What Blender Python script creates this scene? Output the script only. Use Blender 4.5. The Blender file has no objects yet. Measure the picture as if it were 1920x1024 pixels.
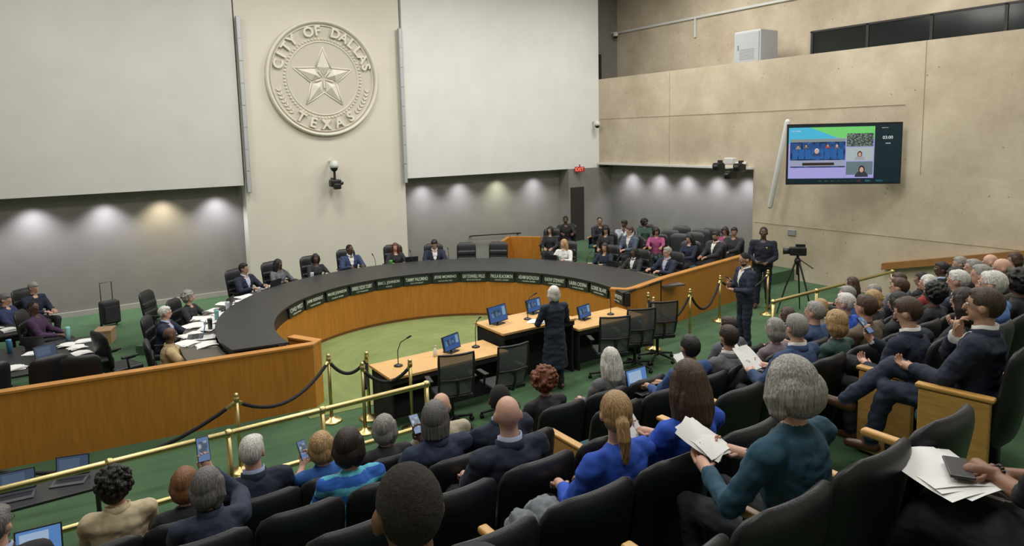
import bpy, bmesh, math, random
import numpy as np
from mathutils import Matrix, Vector, Euler, noise
random.seed(7)
COL = bpy.context.scene.collection
V = Vector
PI = math.pi
# ------------------------------------------------------------------ materials
MATS = {}
def mat(name, col, rough=.6, metal=0., bump=0., bscale=60., var=0., vscale=6., stretch=(1,1,1), emit=0., alpha=1., detail=3):
    if name in MATS: return MATS[name]
    m = bpy.data.materials.new(name); m.use_nodes = True
    nt = m.node_tree; N = nt.nodes; Lk = nt.links
    b = N['Principled BSDF']
    b.inputs['Roughness'].default_value = rough
    b.inputs['Metallic'].default_value = metal
    b.inputs['Base Color'].default_value = (*col, 1)
    b.inputs['Alpha'].default_value = alpha
    tc = N.new('ShaderNodeTexCoord'); mp = N.new('ShaderNodeMapping')
    mp.inputs['Scale'].default_value = stretch
    Lk.new(tc.outputs['Object'], mp.inputs['Vector'])
    if var > 0:
        nz = N.new('ShaderNodeTexNoise'); nz.inputs['Scale'].default_value = vscale; nz.inputs['Detail'].default_value = detail
        Lk.new(mp.outputs[0], nz.inputs['Vector'])
        cr = N.new('ShaderNodeValToRGB')
        cr.color_ramp.elements[0].position = .3; cr.color_ramp.elements[1].position = .7
        cr.color_ramp.elements[0].color = (*[c*(1-var) for c in col], 1)
        cr.color_ramp.elements[1].color = (*[min(1, c*(1+var)) for c in col], 1)
        Lk.new(nz.outputs['Fac'], cr.inputs[0]); Lk.new(cr.outputs[0], b.inputs['Base Color'])
    if bump > 0:
        n2 = N.new('ShaderNodeTexNoise'); n2.inputs['Scale'].default_value = bscale; n2.inputs['Detail'].default_value = 3
        Lk.new(mp.outputs[0], n2.inputs['Vector'])
        bp = N.new('ShaderNodeBump'); bp.inputs['Strength'].default_value = bump; bp.inputs['Distance'].default_value = .01
        Lk.new(n2.outputs['Fac'], bp.inputs['Height']); Lk.new(bp.outputs[0], b.inputs['Normal'])
    if emit > 0:
        b.inputs['Emission Color'].default_value = (*col, 1); b.inputs['Emission Strength'].default_value = emit
    MATS[name] = m
    return m
def cloth(c, r=.85):
    return mat('cloth_%d_%d_%d' % tuple(int(x*255) for x in c), c, r, bump=.6, bscale=14, var=.16, vscale=9)
def skinm(c): return mat('skin_%d_%d' % (int(c[0]*255), int(c[1]*255)), c, .5, bump=.08, bscale=120, var=.06, vscale=14)
def hairm(c): return mat('hair_%d_%d_%d' % tuple(int(x*255) for x in c), c, .5, bump=.5, bscale=110, var=.5, vscale=90, stretch=(1.6,1.6,.08), detail=6)
def buzzm(c): return mat('buzz_%d_%d_%d' % tuple(int(x*255) for x in c), c, .85, bump=.7, bscale=330, var=.5, vscale=120)

WOOD = mat('orange_wood_veneer', (.46,.185,.026), .38, var=.13, vscale=3.5, stretch=(7,7,.7), bump=.04, bscale=20, detail=6)
OAK = mat('light_oak_top', (.60,.36,.14), .4, var=.14, vscale=4, stretch=(1,9,6), detail=6)
OAKARM = mat('arm_oak', (.58,.32,.09), .35, var=.15, vscale=9, stretch=(6,1,6), detail=6)
BLACKTOP = mat('black_laminate', (.018,.019,.02), .42, bump=.03, bscale=90, var=.2, vscale=30)
BLACK = mat('black_plastic', (.012,.012,.013), .4, bump=.05, bscale=150)
SKIRT = mat('black_fabric_skirt', (.012,.012,.014), .9, bump=.4, bscale=25, stretch=(6,6,.3))
LEATH = mat('black_vinyl', (.012,.013,.015), .40, bump=.15, bscale=180, var=.2, vscale=4)
TEAL = mat('teal_upholstery', (.022,.085,.10), .85, bump=.3, bscale=300, var=.15, vscale=20)
BRASS = mat('brass', (.60,.50,.23), .34, 1.0, bump=.04, bscale=30, var=.12, vscale=5)
GREYM = mat('grey_metal', (.40,.41,.42), .45, .5, bump=.05, bscale=40)
WHITEP = mat('white_plastic', (.66,.66,.64), .4, bump=.03, bscale=60)
PAPER = mat('white_paper', (.80,.80,.78), .7, bump=.1, bscale=12)
ROPE = mat('black_velvet_rope', (.01,.01,.012), .8, bump=.5, bscale=90)
PLASTER = mat('cream_relief', (.76,.72,.62), .7, bump=.08, bscale=40, var=.03, vscale=3)
def emis(name, c, s=1.):
    if name in MATS: return MATS[name]
    m = bpy.data.materials.new(name); m.use_nodes = True
    b = m.node_tree.nodes['Principled BSDF']
    b.inputs['Base Color'].default_value = (c[0]*.1,c[1]*.1,c[2]*.1,1); b.inputs['Roughness'].default_value = .3
    b.inputs['Emission Color'].default_value = (*c,1); b.inputs['Emission Strength'].default_value = s
    MATS[name] = m; return m
def emis_noise(name, c1, c2, scale, s=1.):
    m = emis(name, c1, s); nt = m.node_tree
    tc = nt.nodes.new('ShaderNodeTexCoord'); v = nt.nodes.new('ShaderNodeTexVoronoi'); v.inputs['Scale'].default_value = scale
    cr = nt.nodes.new('ShaderNodeValToRGB'); cr.color_ramp.elements[0].color = (*c1,1); cr.color_ramp.elements[1].color = (*c2,1)
    cr.color_ramp.elements[0].position = .2; cr.color_ramp.elements[1].position = .6
    nt.links.new(tc.outputs['Object'], v.inputs['Vector']); nt.links.new(v.outputs['Distance'], cr.inputs[0])
    nt.links.new(cr.outputs[0], nt.nodes['Principled BSDF'].inputs['Emission Color'])
    return m
# ------------------------------------------------------------------ mesh helpers
def new_bm(): return bmesh.new()
def frame(d):
    d = d.normalized(); up = V((0,0,1)) if abs(d.z) < .95 else V((0,1,0))
    x = d.cross(up).normalized(); y = x.cross(d).normalized(); return x, y
def loft(bm, rings, mi=0, cap=True, closed=False):
    vs = [[bm.verts.new(p) for p in r] for r in rings]
    n = len(rings[0]); fs = []
    rng = range(len(vs) if closed else len(vs)-1)
    for i in rng:
        a = vs[i]; b = vs[(i+1) % len(vs)]
        for j in range(n):
            fs.append(bm.faces.new((a[j], a[(j+1)%n], b[(j+1)%n], b[j])))
    if cap and not closed:
        fs.append(bm.faces.new(vs[0][::-1])); fs.append(bm.faces.new(vs[-1]))
    for f in fs: f.material_index = mi; f.smooth = True
    return fs
def tube(bm, pts, rad, n=10, mi=0, rnd=True):
    pts = [V(p) for p in pts]
    if not isinstance(rad, (list, tuple)): rad = [rad]*len(pts)
    P = []; Rr = []
    d0 = (pts[1]-pts[0]).normalized(); d1 = (pts[-1]-pts[-2]).normalized()
    if rnd:
        for a in (80, 50, 22):
            a = math.radians(a); P.append(pts[0]-d0*rad[0]*math.sin(a)); Rr.append(rad[0]*math.cos(a))
    P += pts; Rr += list(rad)
    if rnd:
        for a in (22, 50, 80):
            a = math.radians(a); P.append(pts[-1]+d1*rad[-1]*math.sin(a)); Rr.append(rad[-1]*math.cos(a))
    x, y = frame(d0); rings = []
    for i, p in enumerate(P):
        if i == 0: d = P[1]-P[0]
        elif i == len(P)-1: d = P[-1]-P[-2]
        else: d = (P[i+1]-P[i]).normalized()+(P[i]-P[i-1]).normalized()
        d.normalize()
        x = (x-d*x.dot(d)).normalized(); y = d.cross(x).normalized()
        rings.append([p+x*Rr[i]*math.cos(2*PI*j/n)+y*Rr[i]*math.sin(2*PI*j/n) for j in range(n)])
    return loft(bm, rings, mi)
def ell(bm, c, r, mi=0, M=None, n=16):
    mt = Matrix.Translation(V(c)) @ Matrix.Diagonal((*r, 1))
    if M is not None: mt = M @ mt
    g = bmesh.ops.create_uvsphere(bm, u_segments=n, v_segments=max(6, n*2//3), radius=1, matrix=mt)
    for v in g['verts']:
        for f in v.link_faces: f.material_index = mi; f.smooth = True
def box(bm, c, s, mi=0, bev=0., rot=None, seg=2):
    mt = Matrix.Translation(V(c))
    if rot is not None: mt = mt @ Euler(rot).to_matrix().to_4x4()
    t = bmesh.new()
    bmesh.ops.create_cube(t, size=1, matrix=Matrix.Diagonal((*s, 1)))
    if bev > 0: bmesh.ops.bevel(t, geom=t.edges[:], offset=bev, segments=seg, profile=.5, affect='EDGES')
    vm = {}
    for v in t.verts: vm[v] = bm.verts.new(mt @ v.co)
    for f in t.faces:
        try:
            nf = bm.faces.new([vm[v] for v in f.verts]); nf.material_index = mi; nf.smooth = False
        except ValueError: pass
    t.free()
def lathe(bm, prof, mi=0, n=24, c=(0,0,0)):
    rings = [[V((c[0]+r*math.cos(2*PI*j/n), c[1]+r*math.sin(2*PI*j/n), c[2]+z)) for j in range(n)] for r, z in prof]
    return loft(bm, rings, mi)
def prism(bm, pts, z0, z1, mi=0):
    loft(bm, [[V((p[0],p[1],z0)) for p in pts], [V((p[0],p[1],z1)) for p in pts]], mi)
    for f in bm.faces: f.smooth = False
def bm_mesh(bm, name, mats, norm=True):
    if norm: bmesh.ops.recalc_face_normals(bm, faces=bm.faces[:])
    me = bpy.data.meshes.new(name); bm.to_mesh(me); bm.free()
    for m in mats: me.materials.append(m)
    return me
def ob(name, me, loc=(0,0,0), yaw=0., parent=None, label=None, cat=None, group=None, kind=None, rot=None):
    o = bpy.data.objects.new(name, me); COL.objects.link(o)
    o.location = loc; o.rotation_euler = rot if rot else (0,0,yaw)
    if parent: o.parent = parent
    if label: o['label'] = label
    if cat: o['category'] = cat
    if group: o['group'] = group
    if kind: o['kind'] = kind
    return o
def empty(name, loc, yaw, label, cat, group=None, rot=None):
    o = ob(name, None, loc, yaw, None, label, cat, group, rot=rot); o.empty_display_size = .1; return o
def struct(name, c, s, m, bev=0):
    bm = new_bm(); box(bm, (0,0,0), s, 0, bev); return ob(name, bm_mesh(bm, name, [m]), c, kind='structure')
def remesh(bm, vox, sm=2):
    me = bpy.data.meshes.new('tmp'); bmesh.ops.recalc_face_normals(bm, faces=bm.faces[:]); bm.to_mesh(me); bm.free()
    o = bpy.data.objects.new('tmp', me); COL.objects.link(o)
    r = o.modifiers.new('r', 'REMESH'); r.mode = 'VOXEL'; r.voxel_size = vox
    s = o.modifiers.new('s', 'SMOOTH'); s.iterations = sm; s.factor = .6
    dg = bpy.context.evaluated_depsgraph_get()
    out = bpy.data.meshes.new_from_object(o.evaluated_get(dg))
    bpy.data.objects.remove(o); bpy.data.meshes.remove(me)
    return out
def text_mesh(body, size, ext=.01, align='CENTER', bold=0.):
    c = bpy.data.curves.new('t', 'FONT'); c.body = body; c.size = size; c.extrude = ext; c.align_x = align; c.align_y = 'CENTER'; c.resolution_u = 3; c.offset = bold
    o = bpy.data.objects.new('t', c); COL.objects.link(o)
    dg = bpy.context.evaluated_depsgraph_get(); me = bpy.data.meshes.new_from_object(o.evaluated_get(dg))
    bpy.data.objects.remove(o); bpy.data.curves.remove(c); return me
def add_mesh(bm, me, M, mi=0):
    n0 = len(bm.faces); me.transform(M); bm.from_mesh(me); bm.faces.ensure_lookup_table()
    for f in bm.faces[n0:]: f.material_index = mi
    bpy.data.meshes.remove(me)
def fit_text(body, width, height, ext=.003, bold=.0):
    me = text_mesh(body, 1., ext, bold=bold); co = np.empty(len(me.vertices)*3); me.vertices.foreach_get('co', co); co = co.reshape(-1,3)
    w = co[:,0].max()-co[:,0].min(); h = co[:,1].max()-co[:,1].min(); cy = (co[:,1].max()+co[:,1].min())/2; cx = (co[:,0].max()+co[:,0].min())/2
    sy = height/h; sx = min(width/w, sy*1.0)
    me.transform(Matrix.Diagonal((sx,sy,1,1)) @ Matrix.Translation((-cx,-cy,0))); return me
# ------------------------------------------------------------------ people
LT = (.58,.34,.25); MD = (.36,.20,.125); DK = (.11,.055,.035); TN=(.47,.27,.18)
GREYH=(.27,.26,.24); WHITEH=(.60,.58,.54); BLK=(.012,.010,.009); BRN=(.06,.032,.018); DBR=(.028,.016,.011); BLD=(.42,.27,.12); RED=(.16,.05,.02); SALT=(.13,.125,.12)
NAVY=(.012,.018,.04); BLUE=(.02,.08,.48); DGREY=(.022,.022,.026); BEIGE=(.55,.46,.30); WHT=(.7,.7,.68); TEALS=(.02,.075,.12); GREYC=(.13,.135,.15); PURP=(.05,.02,.06); PINK=(.30,.06,.16); BK2=(.012,.012,.014)
def ik(S, T, l1, l2, hint):
    d = T-S; L = min(d.length, (l1+l2)*.985); dr = d.normalized()
    a = (l1*l1-l2*l2+L*L)/(2*L); h = math.sqrt(max(l1*l1-a*a, 0))
    hn = hint-dr*hint.dot(dr); hn.normalize()
    return S+dr*a+hn*h, S+dr*L
def person(label, x, y, z, yaw=0., sit=True, fem=False, hair='short', hc=BLK, top=NAVY, skin=LT, legs=DGREY, pose='lap', lean=0, hyaw=0, hpitch=0, shirt=None, vox=.016, short=False, group=None, sc=1., stripes=None, glasses=False, beard=False, hand_side=1, skirt=False, jacket=None, police=False, bracelet=False):
    w = .94 if fem else 1.06
    k = (.95 if fem else 1.)*sc
    if jacket is None: jacket = shirt is not None
    g = 1.08 if jacket else 1.0
    bm = new_bm(); prims = []
    extra = new_bm()   # fingers and facial details, joined into the same mesh
    def cap(p0, p1, r0, r1, lab):
        tube(bm, [p0, (V(p0)+V(p1))/2, p1], [r0, (r0+r1)/2, r1], 10); prims.append((V(p0), V(p1), r0, r1, lab))
    a = math.radians(lean)
    Pz = .51 if sit else .93
    P = V((0, -.04 if sit else 0, Pz)); up = V((0, math.sin(a), math.cos(a))); fw = V((0, math.cos(a), -math.sin(a)))
    TL = .50
    N = P+up*TL
    rings = []
    for t, rx, ry, off in ((-.22,.13,.10,0),(-.12,.165,.125,0),(.05,.178,.132,0),(.32,.155*(.93 if fem else 1.02),.12,.005),(.62,.175,.13,.01),(.82,.178,.115,0),(.93,.13,.09,-.005),(1.02,.06,.058,0)):
        c = P+up*TL*t+fw*off
        rings.append([c+V((1,0,0))*rx*w*g*math.cos(2*PI*j/20)+fw*ry*g*math.sin(2*PI*j/20) for j in range(20)])
    loft(bm, rings)
    for t, hx, r in ((0.,.08,.12),(.3,.05,.11),(.6,.07,.115),(.8,.12,.08)):
        c = P+up*TL*t; prims.append((c-V((hx,0,0)), c+V((hx,0,0)), r, r, 'top'))
    if fem:
        for s in (-1,1): ell(bm, P+up*TL*.66+fw*.085+V((s*.065,0,0)), (.06,.055,.06))
    # neck and head
    hp = math.radians(hpitch)
    Hc = N+V((0, .012, .165)) + V((0,math.sin(-hp)*.05,0))
    cap(N-up*.03, Hc-V((0,.01,.05)), .058*w, .050*w, 'skin')
    HM = Matrix.Translation(Hc) @ Matrix.Rotation(math.radians(hyaw),4,'Z') @ Matrix.Rotation(hp,4,'X')
    hs = .96 if fem else 1.0
    HM = HM @ Matrix.Diagonal((hs,hs,hs,1))
    def hpnt(p): return HM @ V(p)
    ell(bm, (0,-.004,.018), (.075,.095,.095), M=HM)
    ell(bm, (0,.018,-.045), (.058,.066,.062), M=HM)
    ell(bm, (0,.055,-.082), (.028,.03,.024), M=HM)
    tube(bm, [hpnt((0,.090,.012)), hpnt((0,.108,-.02)), hpnt((0,.107,-.032))], [.008,.0125,.014], 8)
    for s in (-1,1):
        ell(bm, (s*.081,-.006,-.012), (.012,.021,.033), M=HM, n=10)
        ell(extra, (s*.031,.083,.008), (.0125,.009,.008), 1, HM, 8)
        ell(extra, (s*.031,.0895,.008), (.006,.005,.0065), 2, HM, 8)
        tube(extra, [hpnt((s*.014,.094,.026)), hpnt((s*.032,.093,.031)), hpnt((s*.048,.083,.026))], .004, 5, 3)
        if glasses:
            q = [hpnt((s*.032+.022*math.cos(t), .100, .006+.018*math.sin(t))) for t in [i*PI/5 for i in range(11)]]
            tube(extra, q, .0022, 5, 2)
            tube(extra, [hpnt((s*.053,.1,.01)), hpnt((s*.079,.02,.01))], .002, 5, 2)
    tube(extra, [hpnt((-.024,.080,-.058)), hpnt((-.01,.0885,-.055)), hpnt((0,.0895,-.056)), hpnt((.01,.0885,-.055)), hpnt((.024,.080,-.058))], [.003,.0055,.005,.0055,.003], 6, 4)
    prims.append((hpnt((0,-.01,.03)), hpnt((0,.03,-.06)), .085*hs, .07*hs, 'skin'))
    # arms
    sw = .188*w
    T = {}
    if sit:
        base = {'lap': ((.11,.30,.66), (.10,.32,.66)), 'desk': ((.17,.40,.80), (.15,.42,.80)), 'phone': ((.06,.33,.86), (.10,.27,.70)), 'read': ((.13,.33,.72), (.13,.33,.72)),
                'chin': ((.035,.085,.955), (.10,.30,.70)), 'cross': ((-.06,.20,.78), (-.06,.22,.74)), 'type': ((.09,.36,.70), (.09,.36,.70)), 'high': ((.07,.34,1.12), (.1,.3,.68)), 'arm': ((.26,.20,.70),(.10,.3,.66)), 'folded': ((-.02,.26,.70),(-.05,.30,.67))}[pose]
    else:
        base = {'hang': ((.25,.06,.78), (.25,.06,.78)), 'podium': ((.16,.30,1.06), (.13,.30,1.08)), 'phone': ((.05,.28,1.15), (.08,.26,1.10)), 'belt': ((.12,.22,1.02), (.10,.22,1.0))}[pose]
    for s, tg in ((hand_side, base[0]), (-hand_side, base[1])):
        S = N-up*.065+V((s*sw,0,0))
        tgt = V((s*tg[0], tg[1], tg[2]))
        E, W = ik(S, tgt, .285, .255, V((s*.75,-.5,-.9)) if not (pose == 'chin' and s == hand_side) else V((s*.5,.8,-.9)))
        sg = 1. if short else 1.12*g
        cap(V((s*.09,0,0))+N-up*.06, S, .064*w, .066*w*g, 'top')
        cap(S, E, .060*w*sg, .049*w*sg, 'top'); cap(E, E*.12+W*.88, .046*w*sg if not short else .042, .036*w*sg if not short else .03, 'skin' if short else 'top'); cap(E*.1+W*.9, W, .026, .026, 'skin')
        d = (W-E).normalized()
        if pose in ('desk','lap','type','arm'): d = (d+V((0,.8,-.05))).normalized()
        if pose in ('phone','high','chin') and s == hand_side: d = (d*.6+V((0,.1,.8))).normalized()
        if pose == 'chin' and s == hand_side: d = V((-s*.15,-.15,.95)).normalized()
        sd = V((-s,0,0)); sd = (sd-d*sd.dot(d)).normalized()    # thumb side
        nn = d.cross(sd)*(1 if s > 0 else -1)
        if nn.z > 0 and pose in ('desk','lap','type','arm','folded'): nn = -nn
        if pose == 'chin' and s == hand_side and nn.y > 0: nn = -nn
        cap(W, W+d*.07, .030, .032, 'skin')
        pe = W+d*.085
        for i, (ln) in enumerate((.072,.080,.074,.058)):
            o0 = pe+sd*(.027-.018*i)
            o1 = o0+(d*.85+nn*.35).normalized()*ln*.5; o2 = o1+(d*.45+nn*.8).normalized()*ln*.3; o3 = o2+(nn-d*.1).normalized()*ln*.25
            tube(extra, [o0-d*.02, o1, o2, o3], [.0095,.0088,.008,.0065], 6, 0)
        t0 = W+d*.03+sd*.022
        tube(extra, [t0, t0+(sd*.75+d*.6).normalized()*.035, t0+(sd*.45+d).normalized()*.062+nn*.014], [.012,.0105,.008], 6, 0)
        T[s] = (W+d*.10+nn*.02, W, E)
    # legs
    ll = 'legs'
    for s in (-1,1):
        Hp = P+V((s*.09,0,-.02))
        if sit:
            if (pose == 'chin' and s == 1) or (skirt == 'x' and s == 1):
                Kn = V((s*.0,.45,.655)); An = V((-.16,.70,.37)); To = An+V((-.03,.16,.0))
            elif pose == 'chin':
                Kn = V((s*.11,.44,.52)); An = V((s*.11,.54,.10)); To = An+V((0,.15,-.05))
            else:
                Kn = V((s*.12,.43,.51)); An = V((s*.12,.42+.05*s,.10)); To = An+V((s*.02,.15,-.055))
        else:
            Kn = V((s*.10,.03,.50)); An = V((s*.11,-.01,.09)); To = An+V((s*.03,.16,-.05))
        cap(Hp, Kn, .092*w, .066*w, ll); cap(Kn, An+V((0,0,.02)), .064*w, .048*w, ll)
        cap(An-V((0,.03,.03)), To, .040, .034, 'shoe')
    if skirt is True:
        rr = []
        for t, rx, ry in ((0,.16,.12),(.3,.2,.15),(.62,.22,.17)):
            c = V((0,0,1.0-t)); rr.append([c+V((rx*math.cos(2*PI*j/20), ry*math.sin(2*PI*j/20),0)) for j in range(20)])
        loft(bm, rr); prims.append((V((-.08,0,.9)), V((-.08,0,.42)), .12,.16,'top')); prims.append((V((.08,0,.9)), V((.08,0,.42)), .12,.16,'top'))
    if skirt == 'lap':   # long skirt spread over the knees
        rr = []
        for yy, zz, rx, rz in ((-.05,.50,.20,.12),(.2,.50,.23,.105),(.42,.49,.25,.10),(.50,.42,.26,.11),(.54,.2,.27,.14)):
            rr.append([V((rx*math.cos(2*PI*j/20), yy, zz+rz*math.sin(2*PI*j/20))) for j in range(20)])
        loft(bm, rr); prims.append((V((-.1,.0,.5)), V((-.15,.5,.45)), .12,.12,'legs')); prims.append((V((.1,0,.5)), V((.15,.5,.45)), .12,.12,'legs'))
    me = remesh(bm, vox, 3)
    # region materials by nearest limb
    n = len(me.polygons); fc = np.empty(n*3); me.polygons.foreach_get('center', fc); fc = fc.reshape(-1,3)
    best = np.full(n, 1e9); lab = np.zeros(n, int); LAB = {'skin':0,'top':5,'legs':6,'shoe':7,'shirt':8}
    for p0, p1, r0, r1, l in prims:
        d = np.array(p1-p0); L2 = max(d.dot(d), 1e-9); q = fc-np.array(p0); t = np.clip(q.dot(d)/L2, 0, 1)
        ds = np.linalg.norm(q-t[:,None]*d, axis=1)-(r0+(r1-r0)*t)
        m_ = ds < best; best[m_] = ds[m_]; lab[m_] = LAB[l]
    q = fc-np.array(P); hh = q.dot(np.array(up)); ff = q.dot(np.array(fw))
    lab[(lab == 0) & (hh < TL+(.02 if fem and not jacket else .035)) & (np.abs(q[:,0]) < .12) & (np.abs(ff) < .12) & (ff < .05)] = 5
    if shirt is not None:
        lab[(lab == 5) & (ff > .05) & (hh > .2) & (np.abs(q[:,0]) < (hh-.2)*.22+.004)] = 8
    if stripes is not None:
        lab[(lab == 5) & ((fc[:,2]*18).astype(int) % 2 == 0)] = 8
    me.polygons.foreach_set('material_index', lab.astype(np.int32)); me.polygons.foreach_set('use_smooth', np.ones(n, bool))
    b2 = new_bm(); b2.from_mesh(me); bpy.data.meshes.remove(me)
    amp = .013 if vox < .014 else .009
    mv = []
    for v in b2.verts:   # cloth folds
        if v.link_faces and all(f.material_index in (5,6,8) for f in v.link_faces):
            c = v.co; s1 = noise.noise(V((c.x*9+x*3, c.y*9+y*5, c.z*17))); s2 = noise.noise(V((c.x*26, c.y*26+x, c.z*34)))
            mv.append((v, c+v.normal*(amp*s1+amp*.35*s2+.002)))
    for v, c in mv: v.co = c
    et = bpy.data.meshes.new('e'); bmesh.ops.recalc_face_normals(extra, faces=extra.faces[:]); extra.to_mesh(et); extra.free(); b2.from_mesh(et); bpy.data.meshes.remove(et)
    for v in b2.verts: v.co *= k
    mats = [skinm(skin), mat('eye_white',(.7,.7,.68),.3), mat('iris_dark',(.01,.008,.006),.2), hairm(hc), mat('lips_%d'%int(skin[0]*100),(skin[0]*.75,skin[1]*.45,skin[2]*.45),.45),
            cloth(top), cloth(legs), mat('brown_shoe',(.09,.036,.015),.35), cloth(shirt if shirt is not None else (stripes if stripes else top))]
    body = ob('person', bm_mesh(b2, 'person', mats, False), (x,y,z), yaw, None, label, 'person', group)
    def collar(nm, r, zlo, zhi, m, gap, th=.006):
        cb = new_bm(); prof = []
        for i in range(25):
            t = -PI/2+gap+(2*PI-2*gap)*i/24 + PI
            cs = V((math.cos(t), 0, 0))*r*1.05+fw*math.sin(t)*r*1.02
            fr = max(0, math.sin(t)); zz = up*(zlo-.035*fr); zt = up*(zhi-.03*fr)
            prof.append([N+cs+zz, N+cs*1.10+zz, N+cs*1.06+zt, N+cs*.97+zt])
        loft(cb, prof)
        for v in cb.verts: v.co *= k
        ob(nm, bm_mesh(cb, nm, [m]), parent=body)
    if shirt is not None: collar('shirt_collar', .063*w, -.02, .058, cloth(shirt), .28)
    if jacket: collar('jacket_collar', .074*w, -.045, .034, cloth(top), .55)
    if police:
        cb = new_bm()
        rr = [[P+up*q+V((1,0,0))*(.178*w*1.06)*math.cos(2*PI*j/24)+fw*.140*1.06*math.sin(2*PI*j/24) for j in range(24)] for q in (-.01,.045)]
        loft(cb, rr); box(cb, P+V((.19,.02,-.02)), (.05,.09,.14), 0, .01); box(cb, P+V((-.18,.03,0)), (.04,.07,.10), 0, .01)
        for v in cb.verts: v.co *= k
        ob('duty_belt', bm_mesh(cb, 'duty_belt', [BLACK]), parent=body)
        for nm, p_, r_ in (('badge', P+up*TL*.72+fw*.138+V((-.08,0,0)), (.022,.006,.028)), ('shoulder_patch', N-up*.11+V((sw+.058,0,0)), (.008,.03,.035)), ('shoulder_patch', N-up*.11+V((-sw-.058,0,0)), (.008,.03,.035))):
            cb = new_bm(); ell(cb, p_, r_)
            for v in cb.verts: v.co *= k
            ob(nm, bm_mesh(cb, nm, [BRASS if nm == 'badge' else mat('patch_gold',(.5,.32,.05),.7,bump=.02)]), parent=body)
    if bracelet:
        cb = new_bm(); W_, E_ = T[hand_side][1], T[hand_side][2]; dd = (W_-E_).normalized(); cx_, cy_ = frame(dd); c0 = W_-dd*.03
        for i in range(16): ell(cb, c0+cx_*.033*math.cos(i*PI/8)+cy_*.033*math.sin(i*PI/8), (.0075,.0075,.0075), n=8)
        for v in cb.verts: v.co *= k
        ob('bead_bracelet', bm_mesh(cb, 'bead_bracelet', [BLACK]), parent=body)
    # hair
    if hair != 'bald':
        h = new_bm()
        if hair == 'fringe':
            ell(h, (0,-.018,-.012), (.083,.092,.060), M=HM)
        else:
            gr = {'short':1.0,'buzz':.955,'bob':1.06,'long':1.06,'curly':1.13,'afro':1.25,'ponytail':1.02,'bun':1.03,'locs':1.06,'volume':1.10}[hair]
            ell(h, (0,-.016,.022), (.084*gr,.101*gr,.104*gr), M=HM, n=32)
        if hair == 'short': ell(h, (.01,.02,.075), (.062,.065,.042), M=HM)
        if hair == 'bob':
            for s in (-1,1): tube(h, [hpnt((s*.055,.0,.03)), hpnt((s*.076,-.01,-.05)), hpnt((s*.064,-.015,-.11))], [.05,.045,.030], 10)
            ell(h, (0,-.055,-.045), (.088,.062,.095), M=HM)
        if hair == 'volume':
            for s in (-1,1): tube(h, [hpnt((s*.055,-.01,.05)), hpnt((s*.095,-.015,-.04)), hpnt((s*.105,-.02,-.085))], [.055,.058,.038], 12)
            ell(h, (0,-.055,-.025), (.125,.08,.105), M=HM); ell(h, (0,-.02,.045), (.095,.1,.082), M=HM)
        if hair == 'long':
            for s in (-1,1): tube(h, [hpnt((s*.05,.0,.03)), hpnt((s*.08,-.02,-.06)), hpnt((s*.08,-.03,-.18)), hpnt((s*.06,-.03,-.25))], [.05,.047,.042,.022], 10)
            tube(h, [hpnt((0,-.05,.03)), hpnt((0,-.075,-.1)), hpnt((0,-.085,-.20)), hpnt((0,-.085,-.26))], [.075,.08,.07,.035], 12)
            ell(h, (0,-.075,-.12), (.108,.05,.14), M=HM)
        if hair == 'locs':
            for i in range(15):
                t = PI*(.92+1.16*i/14); tube(h, [hpnt((.072*math.cos(t),.08*math.sin(t),.04)), hpnt((.088*math.cos(t),.098*math.sin(t),-.04)), hpnt((.088*math.cos(t),.098*math.sin(t),-.12))], [.022,.015,.011], 8)
        if hair in ('curly','afro'):
            rr = random.Random(int((x*17+y*31)*100)); gq = {'curly':.110,'afro':.125}[hair]
            for i in range(150):
                u = rr.uniform(-.75,1); t = rr.uniform(0,2*PI); q_ = math.sqrt(1-u*u); gg = gq*rr.uniform(.92,1.08)
                p = V((gg*q_*math.cos(t), -.022+gg*q_*math.sin(t), .02+gg*u))
                if p.y > .05 and p.z < .045: continue
                ell(h, p, (.018,.018,.018), M=HM, n=8)
            ell(h, (0,-.035,-.02), (.1,.085,.11), M=HM)
        if hair == 'ponytail':
            tube(h, [hpnt((0,-.09,.0)), hpnt((0,-.13,-.02)), hpnt((0,-.145,-.10)), hpnt((.01,-.13,-.22))], [.03,.036,.035,.014], 10)
            ell(h, (0,-.05,-.02), (.08,.06,.07), M=HM)
        if hair == 'bun': ell(h, (0,-.10,.06), (.045,.045,.045), M=HM)
        hv = .0045 if vox < .0125 else (.0065 if vox < .0155 else .0085)
        hm = remesh(h, hv, 5 if hair in ('buzz','fringe') else 1)
        b3 = new_bm(); b3.from_mesh(hm); bpy.data.meshes.remove(hm)
        inv = HM.inverted(); dele = []
        amp = {'curly':.0025,'afro':.003,'buzz':.0004,'fringe':.0005}.get(hair, .0015 if vox < .0125 else .0021)
        cc = {}
        for v in b3.verts:
            q = inv @ v.co
            earcut = abs(q.x) > .055 and q.z < .022 and q.y > -.040
            if hair == 'buzz' and (q.z < -.052-.3*max(0,-q.y-.03)+.010*noise.noise(q*40) or (q.y > .0 and q.z < .02+.5*q.y) or earcut): dele.append(v); continue
            if hair in ('short','bun','ponytail') and (q.z < -.078 or (q.y > .015 and q.z < .0+.55*(q.y-.015)) or (abs(q.x) > .055 and q.z < .012 and q.y > -.038)) and not (hair == 'ponytail' and q.y < -.05): dele.append(v); continue
            if hair == 'fringe' and (q.y > .03 or (abs(q.x) > .055 and q.z < .012 and q.y > -.035)): dele.append(v); continue
            if q.y > .035 and abs(q.x) < .06 and q.z < .05: dele.append(v); continue
            ph = math.atan2(q.x, -q.y+.001)
            cc[v] = v.co + v.normal*(amp*(math.sin(ph*46+6*noise.noise(q*12)+q.z*18)+.6*math.sin(ph*79-q.z*30))+amp*1.8*noise.noise(V((q.x*26,q.y*26,q.z*8))))
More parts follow.
